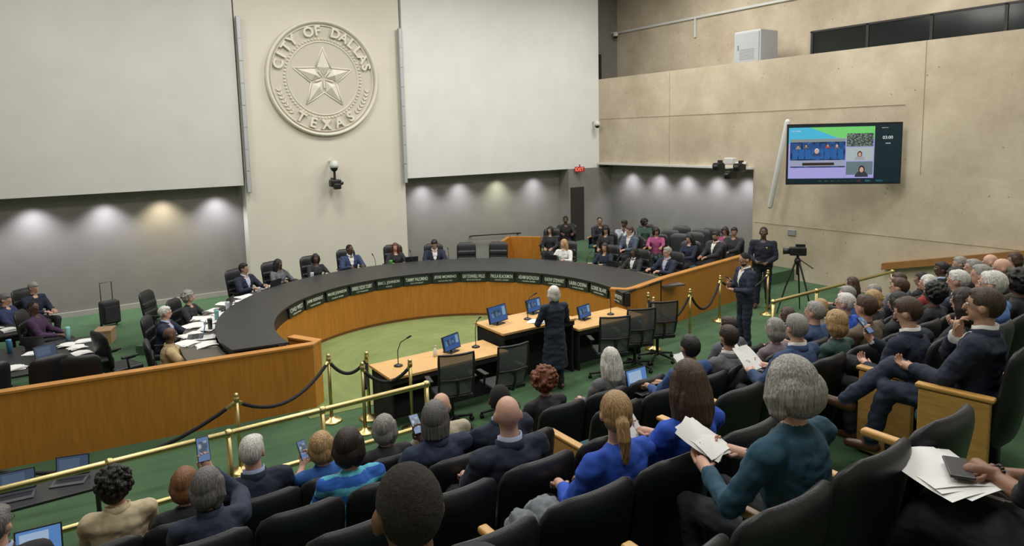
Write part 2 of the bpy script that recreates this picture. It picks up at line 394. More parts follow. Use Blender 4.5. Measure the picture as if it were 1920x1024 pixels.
        if hair == 'buzz':
            for v in cc: cc[v] = v.co + v.normal*.0016*noise.noise((inv @ v.co)*110)
        for v, c in cc.items(): v.co = c
        bmesh.ops.delete(b3, geom=dele, context='VERTS')
        for v in b3.verts: v.co *= k
        for f in b3.faces: f.smooth = True
        ob('hair', bm_mesh(b3, 'hair', [buzzm(hc) if hair in ('buzz','fringe') else hairm(hc)], False), parent=body)
    if beard:
        h = new_bm(); ell(h, (0,.028,-.072), (.056,.060,.042), M=HM)
        for v in h.verts: v.co *= k
        ob('beard', bm_mesh(h, 'beard', [buzzm(hc)]), parent=body)
    R = Matrix.Translation((x,y,z)) @ Matrix.Rotation(yaw,4,'Z') @ Matrix.Diagonal((k,k,k,1))
    return {s: (R @ T[s][0], R @ T[s][1]) for s in T}, yaw

# rows of the raked seating: row index -> y of the seats, floor level
def rowy(k): return 4.95-.85*k
def rowz(k): return .62+.30*k
HANDS = {}
RN = random.Random(3)
def aud(key, k, x, label, **kw):
    dy = kw.pop('dy', 0); dz = kw.pop('dz', 0)
    yaw = kw.pop('yaw', 0.)
    ty = math.degrees(math.atan2(-(6.4-x), 9.0-rowy(k)))
    kw.setdefault('hyaw', max(-42, min(38, ty))*.85+RN.uniform(-8,8))
    kw.setdefault('hpitch', RN.uniform(-8,3)); kw.setdefault('lean', RN.uniform(-3,4))
    if kw.get('vox',.016) >= .016 and 'pose' not in kw: kw['pose'] = RN.choice(['lap','lap','cross','arm','read'])
    if kw.get('top') in (NAVY, DGREY, GREYC) and not kw.get('fem'): kw.setdefault('jacket', True); kw.setdefault('shirt', RN.choice([WHT,(.35,.42,.6)]))
    HANDS[key] = person(label, x, rowy(k)+.03+dy, rowz(k)+dz, yaw, group='seated audience', **kw)
def build_audience():
    near = .0105
    aud('a0',0,-.42,'bearded man in dark jacket typing on a laptop', hair='short',hc=SALT,top=DGREY,skin=LT,pose='type',glasses=True,beard=True,hyaw=-25)
    aud('a1',0,.22,'woman with curly black hair in beige jacket', fem=True,hair='curly',hc=BLK,top=BEIGE,skin=MD,pose='type',vox=.0122,dy=.22,sc=1.03,jacket=True)
    aud('a2',0,.62,'woman with auburn bob in black jacket', fem=True,hair='bob',hc=(.22,.10,.04),top=DGREY,pose='lap',vox=.0122)
    aud('a3',0,1.07,'older man with grey hair in navy suit', hair='short',hc=WHITEH,top=NAVY,pose='lap',vox=.0122,glasses=True,sc=1.02)
    aud('a4',0,1.57,'blonde woman in blue dress holding up a phone', fem=True,hair='bob',hc=BLD,top=(.02,.10,.35),pose='phone',short=True,hand_side=-1,vox=.014)
    aud('a5',0,2.09,'woman with grey hair in dark coat', fem=True,hair='bob',hc=GREYH,top=DGREY,pose='lap',vox=.014)
    aud('a6',0,2.6,'bald man in pale shirt', hair='bald',top=(.45,.4,.3),skin=LT,pose='lap')
    aud('a7',0,3.72,'woman with big curly auburn hair in dark top', fem=True,hair='afro',hc=RED,top=DGREY,skin=MD,sc=1.02,pose='lap',vox=.0135)
    aud('a8',0,4.55,'woman with long curly white hair', fem=True,hair='long',hc=WHITEH,top=GREYC,vox=.0135,sc=1.05)
    aud('a16',0,6.4,'man with short dark hair in grey shirt', hc=DBR,top=(.10,.11,.13),skin=TN)
    aud('a17',0,7.5,'woman with brown hair in patterned top', fem=True,hair='bob',hc=BRN,top=(.22,.18,.17))
    aud('a9',0,8.2,'woman with blonde hair in pale top', fem=True,hair='bob',hc=BLD,top=(.3,.25,.2))
    aud('a10',0,8.9,'grey haired man in blue shirt', hair='short',hc=GREYH,top=(.05,.1,.3))
    aud('a11',0,9.55,'woman with short grey hair in dark coat', fem=True,hair='bob',hc=GREYH,top=DGREY)
    aud('a12',0,10.3,'man with brown hair in grey jacket', hc=BRN,top=GREYC)
    aud('a13',0,10.9,'dark haired woman in black top', fem=True,hair='long',hc=BLK,top=DGREY,skin=MD)
    aud('a14',0,11.6,'dark haired man in black suit', hc=BLK,top=DGREY,skin=DK)
    aud('a15',0,12.3,'grey haired man in navy jacket', hc=GREYH,top=NAVY)
    aud('b0',1,.64,'woman with grey hair in navy coat filming with a phone', fem=True,hair='bob',hc=SALT,top=(.02,.03,.06),pose='high',vox=.0122,jacket=True,dy=.05)
    aud('b1',1,1.48,'woman with dark hair in blue striped dress', fem=True,hair='bob',hc=DBR,top=(.02,.12,.5),stripes=(.1,.45,.6),short=True,pose='lap',vox=.012,skin=TN,sc=1.04)
    aud('b2',1,2.12,'person with grey locs in navy puffer jacket', hair='locs',hc=SALT,top=(.015,.025,.06),skin=DK,pose='phone',vox=.0122,jacket=True)
    aud('b3',1,2.66,'man with short black hair in dark blue jacket', hair='buzz',hc=BLK,top=NAVY,skin=DK,vox=.0135,pose='lap')
    aud('b4',1,4.72,'man with dark hair in blue shirt using a laptop', hc=BLK,top=(.03,.07,.22),skin=TN,pose='type',vox=.0135)
    aud('b5',1,5.25,'man with dark hair and beard in grey jacket', hc=DBR,top=GREYC,skin=TN,beard=True,vox=.0135,pose='read')
    aud('b6',1,6.0,'woman with grey hair reading papers', fem=True,hair='bob',hc=GREYH,top=(.2,.16,.18),pose='read',vox=.014)
    aud('b14',1,6.7,'man with grey hair and blue jacket', hc=GREYH,top=(.04,.07,.16))
    aud('b7',1,7.3,'white haired man in bright blue jacket', hc=WHITEH,top=BLUE)
    aud('b8',1,7.95,'woman with blonde hair in dark jacket', fem=True,hair='bob',hc=BLD,top=DGREY)
    aud('b9',1,8.55,'man with brown hair in navy suit', hc=BRN,top=NAVY)
    aud('b10',1,9.3,'woman with white hair in red scarf', fem=True,hair='bob',hc=WHITEH,top=(.25,.03,.03))
    aud('b11',1,10.0,'dark haired woman in black jacket', fem=True,hair='curly',hc=BLK,top=DGREY,skin=DK)
    aud('b15',1,10.5,'man with grey hair in dark jacket', hc=GREYH,top=DGREY)
    aud('b12',1,11.1,'bald man in grey suit', hair='bald',top=GREYC)
    aud('b13',1,11.9,'woman with brown hair in black top', fem=True,hair='bob',hc=BRN,top=DGREY)
    aud('c0',2,2.16,'balding man in navy suit', hair='bald',top=NAVY,skin=LT,vox=.0115,shirt=(.4,.45,.6),pose='lap')
    aud('c1',2,5.1,'grey haired man in blue suit reading papers', hc=GREYH,top=(.03,.06,.14),pose='read',vox=.0122,skirt='x',jacket=True,shirt=WHT)
    aud('c2',2,5.7,'woman with blonde bob in dark green top', fem=True,hair='bob',hc=BLD,top=(.03,.07,.06),vox=.0135)
    aud('c7',2,6.2,'man with brown hair in tan jacket', hc=BRN,top=(.12,.09,.06))
    aud('c3',2,6.8,'woman with long dark hair in black top', fem=True,hair='long',hc=BLK,top=DGREY,skin=TN)
    aud('c4',2,7.5,'person with black braided hair in dark coat', fem=True,hair='curly',hc=BLK,top=DGREY,skin=DK)
    aud('c8',2,8.0,'man with white hair in navy jacket', hc=WHITEH,top=NAVY)
    aud('c5',2,8.5,'grey haired man in brown jacket', hc=GREYH,top=(.08,.05,.03))
    aud('c6',2,9.1,'bald man in dark suit', hair='fringe',hc=GREYH,top=DGREY)
    aud('d0',3,2.26,'woman with blonde ponytail in bright blue jacket', fem=True,hair='ponytail',hc=(.36,.22,.10),top=BLUE,vox=near,pose='lap',sc=1.02,hpitch=-5)
    aud('d1',3,2.76,'woman with long brown hair in bright blue top reading', fem=True,hair='long',hc=BRN,top=BLUE,pose='read',vox=near,hand_side=-1,sc=1.07,hpitch=-8)
    aud('d2',3,5.40,'man with brown hair in navy suit looking at phone', hc=BRN,top=NAVY,pose='phone',lean=4,hpitch=-18,vox=.0115,shirt=WHT,skirt='x',hyaw=10,dy=.08,dz=-.04,sc=.98)
    aud('d3',3,6.05,'woman with long dark hair in dark top', fem=True,hair='long',hc=DBR,top=DGREY,vox=.0135,pose='lap')
    aud('d4',3,6.6,'man with white hair in blue shirt', hc=WHITEH,top=(.1,.2,.45))
    aud('d5',3,7.2,'woman with curly dark hair in black top', fem=True,hair='curly',hc=BLK,top=DGREY,skin=DK)
    aud('e0',4,.72,'man with close cropped black hair', hair='buzz',hc=(.022,.016,.012),top=DGREY,skin=(.20,.10,.06),vox=.009,sc=1.09,hyaw=-8,hpitch=0,pose='lap',jacket=False,shirt=None,dz=-.03)
    aud('e1',4,2.46,'woman with grey bob in teal sweater holding papers', fem=True,hair='volume',hc=(.30,.285,.26),top=TEALS,legs=(.02,.022,.03),pose='read',vox=.009,hyaw=-10,hpitch=-12,skin=LT,sc=1.06,lean=4)
    HANDS['e2']=person('man in navy suit with crossed legs resting chin on hand', 4.98,1.93,1.68, .15, hair='short',hc=(.05,.03,.02),top=NAVY,legs=(.02,.03,.06),skin=TN,pose='chin',vox=.0095,shirt=WHT,hyaw=4,sc=1.02,lean=-4,group='seated audience')
    aud('f0',5,2.78,'woman in black dress with papers on her lap', fem=True,hair='bob',hc=BLK,top=BK2,legs=BK2,short=True,skin=(.24,.12,.07),pose='folded',vox=.0095,skirt='lap',lean=2,bracelet=True)
build_audience()

DC = (6.15,10.8)
COUNCIL = [
 (1.34,11.25,0.0,'man in mustard jacket seated at curved desk',dict(hair='fringe',hc=BLK,top=(.45,.34,.18),skin=DK,jacket=True,vox=.014)),
 (1.48,12.79,0,'man with white hair in dark suit at desk',dict(hair='short',hc=WHITEH,top=NAVY,glasses=True,shirt=(.4,.5,.7))),
 (2.02,13.83,0,'woman with grey hair in grey blazer at desk',dict(fem=True,hair='curly',hc=GREYH,top=DGREY,skin=LT,sc=1.06)),
 (3.34,15.15,.18,'man in dark blue suit and tie at bench',dict(hc=BLK,top=NAVY,shirt=(.5,.55,.7),skin=TN)),
 (4.17,15.53,.18,'woman with dark hair in grey jacket at bench',dict(fem=True,hair='long',hc=BLK,top=GREYC,skin=DK)),
 (5.07,15.67,.18,'woman in black jacket leaning on the bench',dict(fem=True,hair='bob',hc=BLK,top=DGREY,skin=DK,hyaw=-25)),
 (6.06,16.04,.18,'bald man in blue suit at bench',dict(hair='buzz',hc=BLK,top=(.03,.05,.12),shirt=WHT,skin=DK)),
 (7.21,15.89,.18,'woman with reddish hair in black top at bench',dict(fem=True,hair='long',hc=(.12,.03,.015),top=DGREY)),
 (8.05,15.35,.18,'man in dark suit reading at bench',dict(hc=BLK,top=NAVY,shirt=WHT,skin=TN,hpitch=-25)),
 (8.75,14.95,.18,None,{}),
 (9.4,14.5,.18,None,{}),
 (10.77,13.46,.18,'blonde woman in white blazer at bench',dict(fem=True,hair='long',hc=BLD,top=WHT)),
 (11.12,12.3,.18,'woman with dark hair in navy jacket at bench',dict(fem=True,hair='long',hc=DBR,top=NAVY,skin=TN)),
 (11.2,11.37,.18,'woman in white top and dark blazer at bench',dict(fem=True,hair='long',hc=BLK,top=DGREY,shirt=WHT,skin=DK)),
 (11.5,10.62,.18,'grey haired man in navy suit at bench',dict(hc=GREYH,top=NAVY,shirt=(.4,.45,.6),glasses=True))]
for i, (x,y,z,lb,kw) in enumerate(COUNCIL):
    if lb:
        yw = math.atan2(DC[1]-y, DC[0]-x)-PI/2
        kw = dict(kw); kw.setdefault('vox',.0155); kw.setdefault('hyaw',RN.uniform(-20,20))
        person(lb, x, y, z, yw, pose='desk', lean=6, group='council members and staff at the bench', **kw)
STAFF = [(-.40,16.9,0,-2.4,'man in dark suit seated at rear staff table',dict(hc=GREYH,top=NAVY)),
 (-.75,15.9,0,-2.0,'man with grey hair in blue jacket at staff table',dict(hc=SALT,top=(.02,.03,.09),skin=LT)),
 (-.30,14.75,0,-1.9,'man with glasses in purple shirt and dark jacket',dict(hair='buzz',hc=BLK,top=PURP,skin=DK,glasses=True,pose='lap')),
 (11.97,15.6,.18,2.3,'woman in black seated at side desk',dict(fem=True,hair='long',hc=BLK,top=DGREY,skin=TN)),
 (12.95,16.1,.3,2.6,'security guard in black uniform seated',dict(hair='buzz',hc=BLK,top=BK2,skin=DK)),
 (13.5,15.2,.3,2.9,'officer in dark uniform seated',dict(hair='buzz',hc=BLK,top=(.012,.012,.018),skin=MD)),
 (12.6,13.9,.3,2.0,'woman with dark hair at staff row',dict(fem=True,hair='long',hc=BLK,top=DGREY,skin=TN)),
 (13.52,14.15,.3,2.3,'man in light grey suit leaning on hand',dict(hc=BLK,top=(.30,.33,.38),skin=DK,shirt=WHT,pose='chin')),
 (12.75,13.1,.3,1.7,'man in grey blue suit in staff row',dict(hc=BRN,top=(.07,.09,.13),skin=LT,shirt=WHT)),
 (13.35,12.75,.3,2.3,'woman in pink jacket seated in staff row',dict(fem=True,hair='bob',hc=BLK,top=PINK,skin=MD)),
 (14.5,14.3,.3,2.5,'woman in dark green jacket in staff row',dict(fem=True,hair='curly',hc=BLK,top=(.03,.07,.05),skin=DK)),
 (13.04,11.35,.3,1.7,'woman with long dark hair in navy jacket',dict(fem=True,hair='long',hc=BLK,top=NAVY,skin=LT)),
 (13.5,10.95,.3,1.5,'bearded man in dark suit and white shirt',dict(hc=BLK,top=DGREY,skin=MD,shirt=WHT,beard=True)),
 (14.7,11.6,.3,1.9,'woman in pink and black top',dict(fem=True,hair='bob',hc=DBR,top=PINK,skin=MD)),
 (14.4,11.1,.3,1.7,'man in dark suit seated by the partition',dict(hc=BLK,top=DGREY,skin=MD))]
for x,y,z,yw,lb,kw in STAFF:
    kw = dict(kw); kw.setdefault('pose',RN.choice(['desk','lap','cross','type'])); kw.setdefault('hyaw',RN.uniform(-35,35)); kw.setdefault('hpitch',RN.uniform(-20,2)); kw.setdefault('lean',RN.uniform(-6,9))
    person(lb, x, y, z, yw, group='staff seated beside the bench', vox=.017, **kw)
person('woman with brown hair in dark top seated by rail', 11.0, 6.1, .35, .2, fem=True, hair='long', hc=BRN, top=DGREY, pose='read', vox=.016)
HANDS['podium'] = person('standing speaker with white hair in long dark blue coat', 6.45, 8.33, 0, -.15, sit=False, fem=True, hair='bob', hc=WHITEH, top=(.012,.018,.035), legs=DGREY, pose='podium', vox=.0122, skirt=True, sc=1.04, jacket=True)
HANDS['suit'] = person('standing man in dark navy suit with badge lanyard', 10.45, 7.75, 0, 1.15, sit=False, hair='buzz', hc=BLK, top=(.015,.022,.045), legs=(.015,.022,.045), pose='phone', hpitch=-18, vox=.0122, beard=True, skin=TN, glasses=True, sc=1.07, shirt=WHT)
HANDS['officer'] = person('standing police officer in dark uniform with badge', 13.35, 9.45, 0, 2.1, sit=False, hair='buzz', hc=BLK, top=(.012,.015,.03), legs=(.012,.015,.03), pose='belt', vox=.0122, skin=DK, sc=1.09, police=True, jacket=False)

# ------------------------------------------------------------------ room
def carpet(name, c1, c2, rings=False):
    m = mat(name, c1, .95, bump=.5, bscale=220, var=.1, vscale=2)
    nt = m.node_tree; b = nt.nodes['Principled BSDF']
    tc = nt.nodes.new('ShaderNodeTexCoord')
    nz = nt.nodes.new('ShaderNodeTexNoise'); nz.inputs['Scale'].default_value = 1.6; nz.inputs['Detail'].default_value = 6
    n2 = nt.nodes.new('ShaderNodeTexNoise'); n2.inputs['Scale'].default_value = 45; n2.inputs['Detail'].default_value = 4
    w = nt.nodes.new('ShaderNodeTexWave'); w.inputs['Distortion'].default_value = 1.2; w.inputs['Detail'].default_value = 3
    mp = nt.nodes.new('ShaderNodeMapping'); mp.inputs['Location'].default_value = (-5.95,-10.5,0)
    nt.links.new(tc.outputs['Object'], mp.inputs['Vector'])
    if rings: w.wave_type = 'RINGS'; w.rings_direction = 'Z'; w.inputs['Scale'].default_value = 1.3
    else: w.bands_direction = 'Y'; w.inputs['Scale'].default_value = 1.2
    for q in (nz,n2): nt.links.new(tc.outputs['Object'], q.inputs['Vector'])
    nt.links.new(mp.outputs[0], w.inputs['Vector'])
    a1 = nt.nodes.new('ShaderNodeMath'); a1.operation = 'MULTIPLY_ADD'; a1.inputs[1].default_value = .11
    a2 = nt.nodes.new('ShaderNodeMath'); a2.operation = 'MULTIPLY_ADD'; a2.inputs[1].default_value = .45
    nt.links.new(w.outputs['Fac'], a1.inputs[0]); nt.links.new(nz.outputs['Fac'], a1.inputs[2])
    nt.links.new(n2.outputs['Fac'], a2.inputs[0]); nt.links.new(a1.outputs[0], a2.inputs[2])
    cl = nt.nodes.new('ShaderNodeMapRange'); cl.inputs['From Min'].default_value = .5; cl.inputs['From Max'].default_value = 1.1
    mx = nt.nodes.new('ShaderNodeMix'); mx.data_type = 'RGBA'
    nt.links.new(a2.outputs[0], cl.inputs['Value']); nt.links.new(cl.outputs[0], mx.inputs['Factor'])
    mx.inputs['A'].default_value = (*c1,1); mx.inputs['B'].default_value = (*c2,1)
    nt.links.new(mx.outputs['Result'], b.inputs['Base Color']); return m
CARP = carpet('green_carpet', (.042,.094,.044), (.070,.146,.064))
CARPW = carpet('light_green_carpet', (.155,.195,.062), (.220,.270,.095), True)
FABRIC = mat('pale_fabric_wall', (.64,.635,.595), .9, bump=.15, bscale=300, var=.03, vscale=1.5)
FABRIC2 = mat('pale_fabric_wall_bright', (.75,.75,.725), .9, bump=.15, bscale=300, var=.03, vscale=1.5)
CREAM = mat('cream_painted_wall', (.70,.66,.57), .8, bump=.08, bscale=60, var=.03, vscale=1.2)
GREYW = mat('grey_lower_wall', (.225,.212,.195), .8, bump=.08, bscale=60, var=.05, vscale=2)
def concrete():
    m = mat('beige_concrete', (.44,.36,.255), .85, bump=.25, bscale=9)
    nt = m.node_tree; b = nt.nodes['Principled BSDF']; N = nt.nodes; Lk = nt.links
    tc = N.new('ShaderNodeTexCoord')
    n1 = N.new('ShaderNodeTexNoise'); n1.inputs['Scale'].default_value = .8; n1.inputs['Detail'].default_value = 9; n1.inputs['Roughness'].default_value = .7
    Lk.new(tc.outputs['Object'], n1.inputs['Vector'])
    cr = N.new('ShaderNodeValToRGB'); cr.color_ramp.elements[0].position = .34; cr.color_ramp.elements[1].position = .66
    cr.color_ramp.elements[0].color = (.45,.375,.27,1); cr.color_ramp.elements[1].color = (.62,.54,.41,1)
    Lk.new(n1.outputs['Fac'], cr.inputs[0])
    vo = N.new('ShaderNodeTexVoronoi'); vo.inputs['Scale'].default_value = 3.0; Lk.new(tc.outputs['Object'], vo.inputs['Vector'])
    c2 = N.new('ShaderNodeValToRGB'); c2.color_ramp.elements[0].position = .035; c2.color_ramp.elements[1].position = .07; c2.color_ramp.elements[0].color = (.5,.47,.43,1); c2.color_ramp.elements[1].color = (1,1,1,1)
    Lk.new(vo.outputs['Distance'], c2.inputs[0])
    mx = N.new('ShaderNodeMix'); mx.data_type = 'RGBA'; mx.blend_type = 'MULTIPLY'; mx.inputs['Factor'].default_value = 1
    Lk.new(cr.outputs[0], mx.inputs['A']); Lk.new(c2.outputs[0], mx.inputs['B']); Lk.new(mx.outputs['Result'], b.inputs['Base Color'])
    return m
CONC = concrete()
def slab(name, x0,x1,y0,y1,z0,z1,m):
    return struct(name, ((x0+x1)/2,(y0+y1)/2,(z0+z1)/2), (x1-x0,y1-y0,z1-z0), m)
def floor_slab(x0,x1,y0,y1,z0,z1):   # world-origin object so the carpet pattern runs through
    bm = new_bm(); box(bm, ((x0+x1)/2,(y0+y1)/2,(z0+z1)/2), (x1-x0,y1-y0,z1-z0)); ob('floor', bm_mesh(bm,'floor',[CARP]), kind='structure')
floor_slab(-8,18.7,-4,20,-.2,0)
bm = new_bm()
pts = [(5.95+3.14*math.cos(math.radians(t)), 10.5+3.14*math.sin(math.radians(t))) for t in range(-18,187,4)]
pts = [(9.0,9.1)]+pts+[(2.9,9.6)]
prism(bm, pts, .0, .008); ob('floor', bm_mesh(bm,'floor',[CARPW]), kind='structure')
bm = new_bm(); pts = [(6.2+6.3*math.cos(math.radians(t)), 10.9+6.3*math.sin(math.radians(t))) for t in range(-2,146,5)] + [(6.2+3.9*math.cos(math.radians(t)), 10.9+3.9*math.sin(math.radians(t))) for t in range(145,-3,-5)]
prism(bm, pts, 0, .18); ob('floor', bm_mesh(bm,'floor',[CARP]), kind='structure')
floor_slab(12.35,17.0,10.7,18.5,0,.3)
floor_slab(-6,16.5,5.53,6.95,0,.33)
for k in range(0,8):
    y1 = rowy(k)+.58; y0 = y1-.85 if k < 7 else -4
    floor_slab(-6,16.5,y0,y1,0 if k==0 else rowz(k)-.5,rowz(k))
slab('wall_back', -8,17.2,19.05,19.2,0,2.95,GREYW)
slab('wall_back', -8,4.25,18.55,19.05,2.92,9.6,FABRIC)
slab('wall_back', 4.30,8.87,18.62,19.05,0,9.6,CREAM)
slab('wall_back', 8.92,16.5,18.55,19.05,2.85,9.6,FABRIC2)
slab('wall_back', 16.5,18.7,19.72,19.9,5.7,9.6,GREYW)
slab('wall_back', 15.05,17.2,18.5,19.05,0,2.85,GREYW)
slab('wall_right', 16.5,16.85,-4,18.95,2.93,5.96,CONC)
slab('wall_right', 16.5,16.85,-4,12.05,0,2.93,CONC)
slab('wall_right', 17.05,17.2,11.9,18.95,0,2.95,GREYW)
slab('ceiling', 16.8,17.2,11.9,18.95,2.93,3.0,GREYW)
slab('wall_right', 18.5,18.7,-4,19.9,5.7,9.6,CONC)
slab('floor', 16.85,18.5,-4,19.8,5.75,5.90,GREYW)
slab('ceiling', -8,18.7,-4,20,9.6,9.75,mat('ceiling_paint',(.35,.34,.32),.9,bump=.05,var=.03))
slab('wall_left', -8.2,-8,-4,20,0,9.6,CREAM)
slab('wall_front', -8,18.7,-4.2,-4,0,9.6,CREAM)
slab('baseboard_back', -8,4.28,19.0,19.05,0,.12,mat('base_trim',(.35,.33,.30),.6,bump=.02))
JT=mat('joint',(.36,.29,.20),.9,bump=.02)
slab('trim_1', 16.49,16.502,7.595,7.605,2.95,5.95,JT)
slab('trim_2', 16.49,16.502,15.195,15.205,2.95,5.95,JT)
slab('trim_3', 16.49,16.502,-4,12,1.46,1.47,JT)
slab('trim_4', 16.38,16.5,12.05,18.5,2.96,3.02,WHITEP)
slab('trim_5', 18.42,18.5,12.0,19.7,7.81,7.88,WHITEP)
slab('trim_6', 18.43,18.48,15.85,15.91,7.2,7.82,WHITEP)
slab('trim_7', 16.49,16.502,8.0,18.5,4.557,4.567,JT)
GLASS = mat('dark_glass',(.012,.016,.015),.12,bump=.01)
FRM = mat('dark_window_frame',(.02,.018,.016),.5,bump=.02)
slab('door_1', 16.9,17.6,19.62,19.72,5.9,7.0,GLASS)
bm = new_bm(); box(bm,(0,0,0),(.06,8.0,.62),0)
for t in (-4,-2.4,-.8,.8,2.4,4): box(bm,(-.03,t,0),(.05,.07,.66),1)
for zz in (-.33,.33): box(bm,(-.03,0,zz),(.05,8.1,.05),1)
ob('window_1', bm_mesh(bm,'window_1',[GLASS,FRM]), (18.48,7.6,6.47), kind='structure')
slab('door_2', 15.12,15.7,18.46,18.5,.3,2.2,mat('dark_doorway',(.03,.022,.018),.6,bump=.03,var=.1))

# ------------------------------------------------------------------ wall objects
def strip(x):
    e = empty('line_array_speaker', (x,18.52,2.72), 0, 'tall slim grey metal speaker column on cream wall', 'speaker', 'wall speaker columns')
    bm = new_bm(); box(bm,(0,-.02,2.24),(.11,.10,4.48),0,.01)
    for i in range(8): box(bm,(0,-.075,.28+i*.56),(.085,.012,.53),1,.003)
    ob('housing', bm_mesh(bm,'housing',[GREYM,mat('speaker_grille',(.5,.51,.52),.5,.4,bump=.3,bscale=400)]), parent=e)
    for z in (.5,3.9):
        bm = new_bm(); box(bm,(0,.05,z),(.05,.1,.08),0); ob('bracket', bm_mesh(bm,'bracket',[GREYM]), parent=e)
strip(4.36); strip(8.82)
def seal():
    R = 1.57; e = empty('city_seal', (6.53,18.62,5.71), 0, 'large round cream relief seal with star and lettering', 'seal')
    def ringm(name, r, pw, ph, n=96, y=0):
        bm = new_bm(); rings = []
        for i in range(n):
            t = 2*PI*i/n; d = V((math.cos(t),0,math.sin(t)))
            rings.append([d*(r-pw)+V((0,y,0)), d*(r-pw)+V((0,y-ph*.6,0)), d*(r-pw*.4)+V((0,y-ph,0)), d*(r+pw*.4)+V((0,y-ph,0)), d*(r+pw)+V((0,y-ph*.6,0)), d*(r+pw)+V((0,y,0))])
        loft(bm, rings, closed=True); return ob(name, bm_mesh(bm,name,[PLASTER]), parent=e)
    bm = new_bm(); loft(bm,[[V((R*.96*math.cos(2*PI*j/96),yy,R*.96*math.sin(2*PI*j/96))) for j in range(96)] for yy in (0,-.03)])
    for f in bm.faces: f.smooth=False
    ob('disc', bm_mesh(bm,'disc',[mat('cream_disc',(.60,.56,.47),.85,bump=.1,bscale=40)]), parent=e)
    ringm('outer_rim', R-.05, .045, .14); ringm('outer_rim', R-.15, .014, .08)
    ringm('inner_rim', .985, .013, .06)
    bm = new_bm()
    for i in range(72):
        t = 2*PI*i/72; ell(bm,(1.06*math.cos(t),-.04,1.06*math.sin(t)),(.030,.04,.030),n=8)
    ob('bead_ring', bm_mesh(bm,'bead_ring',[PLASTER]), parent=e)
    bm = new_bm()
    def kite(t, ro, w, rc, yo, yc):   # one faceted star point
        d = V((math.cos(t),0,math.sin(t))); s = V((-math.sin(t),0,math.cos(t))); Y = V((0,1,0))
        tip = d*ro; cen = d*rc; L = d*(ro*.42)+s*w; Rr = d*(ro*.42)-s*w
        base = [cen+Y*yo, Rr+Y*yo, tip+Y*yo, L+Y*yo]
        top = bm.verts.new(d*(ro*.38)+Y*yc)
        vb = [bm.verts.new(p) for p in base]; vk = [bm.verts.new((p.x,-.02,p.z)) for p in base]
        for i in range(4):
            bm.faces.new((top,vb[i],vb[(i+1)%4])); bm.faces.new((vb[i],vk[i],vk[(i+1)%4],vb[(i+1)%4]))
    for i in range(5): kite(PI/2+i*2*PI/5, .76, .17, .09, -.06, -.17)
    for i in range(5):
        t = PI/2+PI/5+i*2*PI/5
        tube(bm,[(.07*math.cos(t),-.07,.07*math.sin(t)),(.24*math.cos(t),-.09,.24*math.sin(t))],[.015,.028],6)
    for i in range(10):
        r0 = .86 if i%2==0 else .37; r1 = .37 if i%2==0 else .86; t0 = PI/2+i*PI/5; t1 = PI/2+(i+1)*PI/5
        tube(bm,[V((r0*math.cos(t0),-.04,r0*math.sin(t0))),V((r1*math.cos(t1),-.04,r1*math.sin(t1)))],.020,6,0,False)
    ob('star', bm_mesh(bm,'star',[PLASTER]), parent=e)
    def arc(body, r, a0, a1, size, top):
        bm = new_bm(); n = len(body)
        for i,ch in enumerate(body):
            if ch == ' ': continue
            t = math.radians(a0+(a1-a0)*i/(n-1)); me = text_mesh(ch,size,.05,bold=.009)
            rot = t-PI/2 if top else t+PI/2
            M = Matrix.Translation((r*math.cos(t),-.07,r*math.sin(t))) @ Matrix.Rotation(PI/2,4,'X') @ Matrix.Rotation(rot,4,'Z') @ Matrix.Diagonal((1.05,1.05,1,1))
            add_mesh(bm, me, M)
        ob('lettering', bm_mesh(bm,'lettering',[PLASTER]), parent=e)
    arc('CITY OF DALLAS', 1.262, 164, 16, .34, True); arc('TEXAS', 1.252, 236, 304, .35, False)
    for s in (-1,1):
        bm = new_bm()
        for i in range(7):
            t = math.radians(270+s*(44+i*5.0)); c = V((1.27*math.cos(t),-.05,1.27*math.sin(t)))
            for q in (-1,1):
                d = V((-math.sin(t),0,math.cos(t)))*s; rr = V((math.cos(t),0,math.sin(t)))
                tube(bm,[c,c+(d*.6+rr*q*.7)*.05,c+(d*.9+rr*q*.6)*.1],[.012,.028,.006],6)
        ob('laurel_branch', bm_mesh(bm,'laurel_branch',[PLASTER]), parent=e)
seal()
def domecam(loc, label, s=1.):
    e = empty('security_camera', loc, 0, label, 'camera')
    bm = new_bm(); lathe(bm,[(.03*s,.16*s),(.09*s,.14*s),(.11*s,.05*s),(.11*s,-.02*s)],0,20); box(bm,(0,.14*s,.14*s),(.06*s,.27*s,.05*s),0,.005); ob('housing', bm_mesh(bm,'housing',[WHITEP]), parent=e)
    bm = new_bm(); ell(bm,(0,0,-.03*s),(.095*s,.095*s,.09*s)); ob('lens_dome', bm_mesh(bm,'lens_dome',[GLASS]), parent=e)
domecam((6.6,18.32,3.30),'white dome security camera mounted below round seal',1.1)
e = empty('video_camera', (6.62,18.35,2.85),0,'black remote video camera on wall bracket','camera')
bm=new_bm(); box(bm,(0,0,.0),(.30,.22,.2),0,.03); box(bm,(0,-.14,-.08),(.2,.16,.16),0,.03); lathe(bm,[(.05,0),(.06,.08)],0,16,(.12,-.16,-.04)); ob('camera_body',bm_mesh(bm,'camera_body',[BLACK]),parent=e)
bm=new_bm(); box(bm,(0,.13,.12),(.05,.28,.05),0); box(bm,(0,.02,.2),(.05,.05,.3),0); ob('bracket',bm_mesh(bm,'bracket',[BLACK]),parent=e)
domecam((16.2,18.3,4.35),'white security camera mounted on concrete wall corner',.9)
domecam((18.2,19.48,7.7),'white security camera mounted high on upper wall',.9)
e = empty('camera_rig',(15.9,12.3,3.05),0,'cluster of black video cameras on white wall bracket','camera')
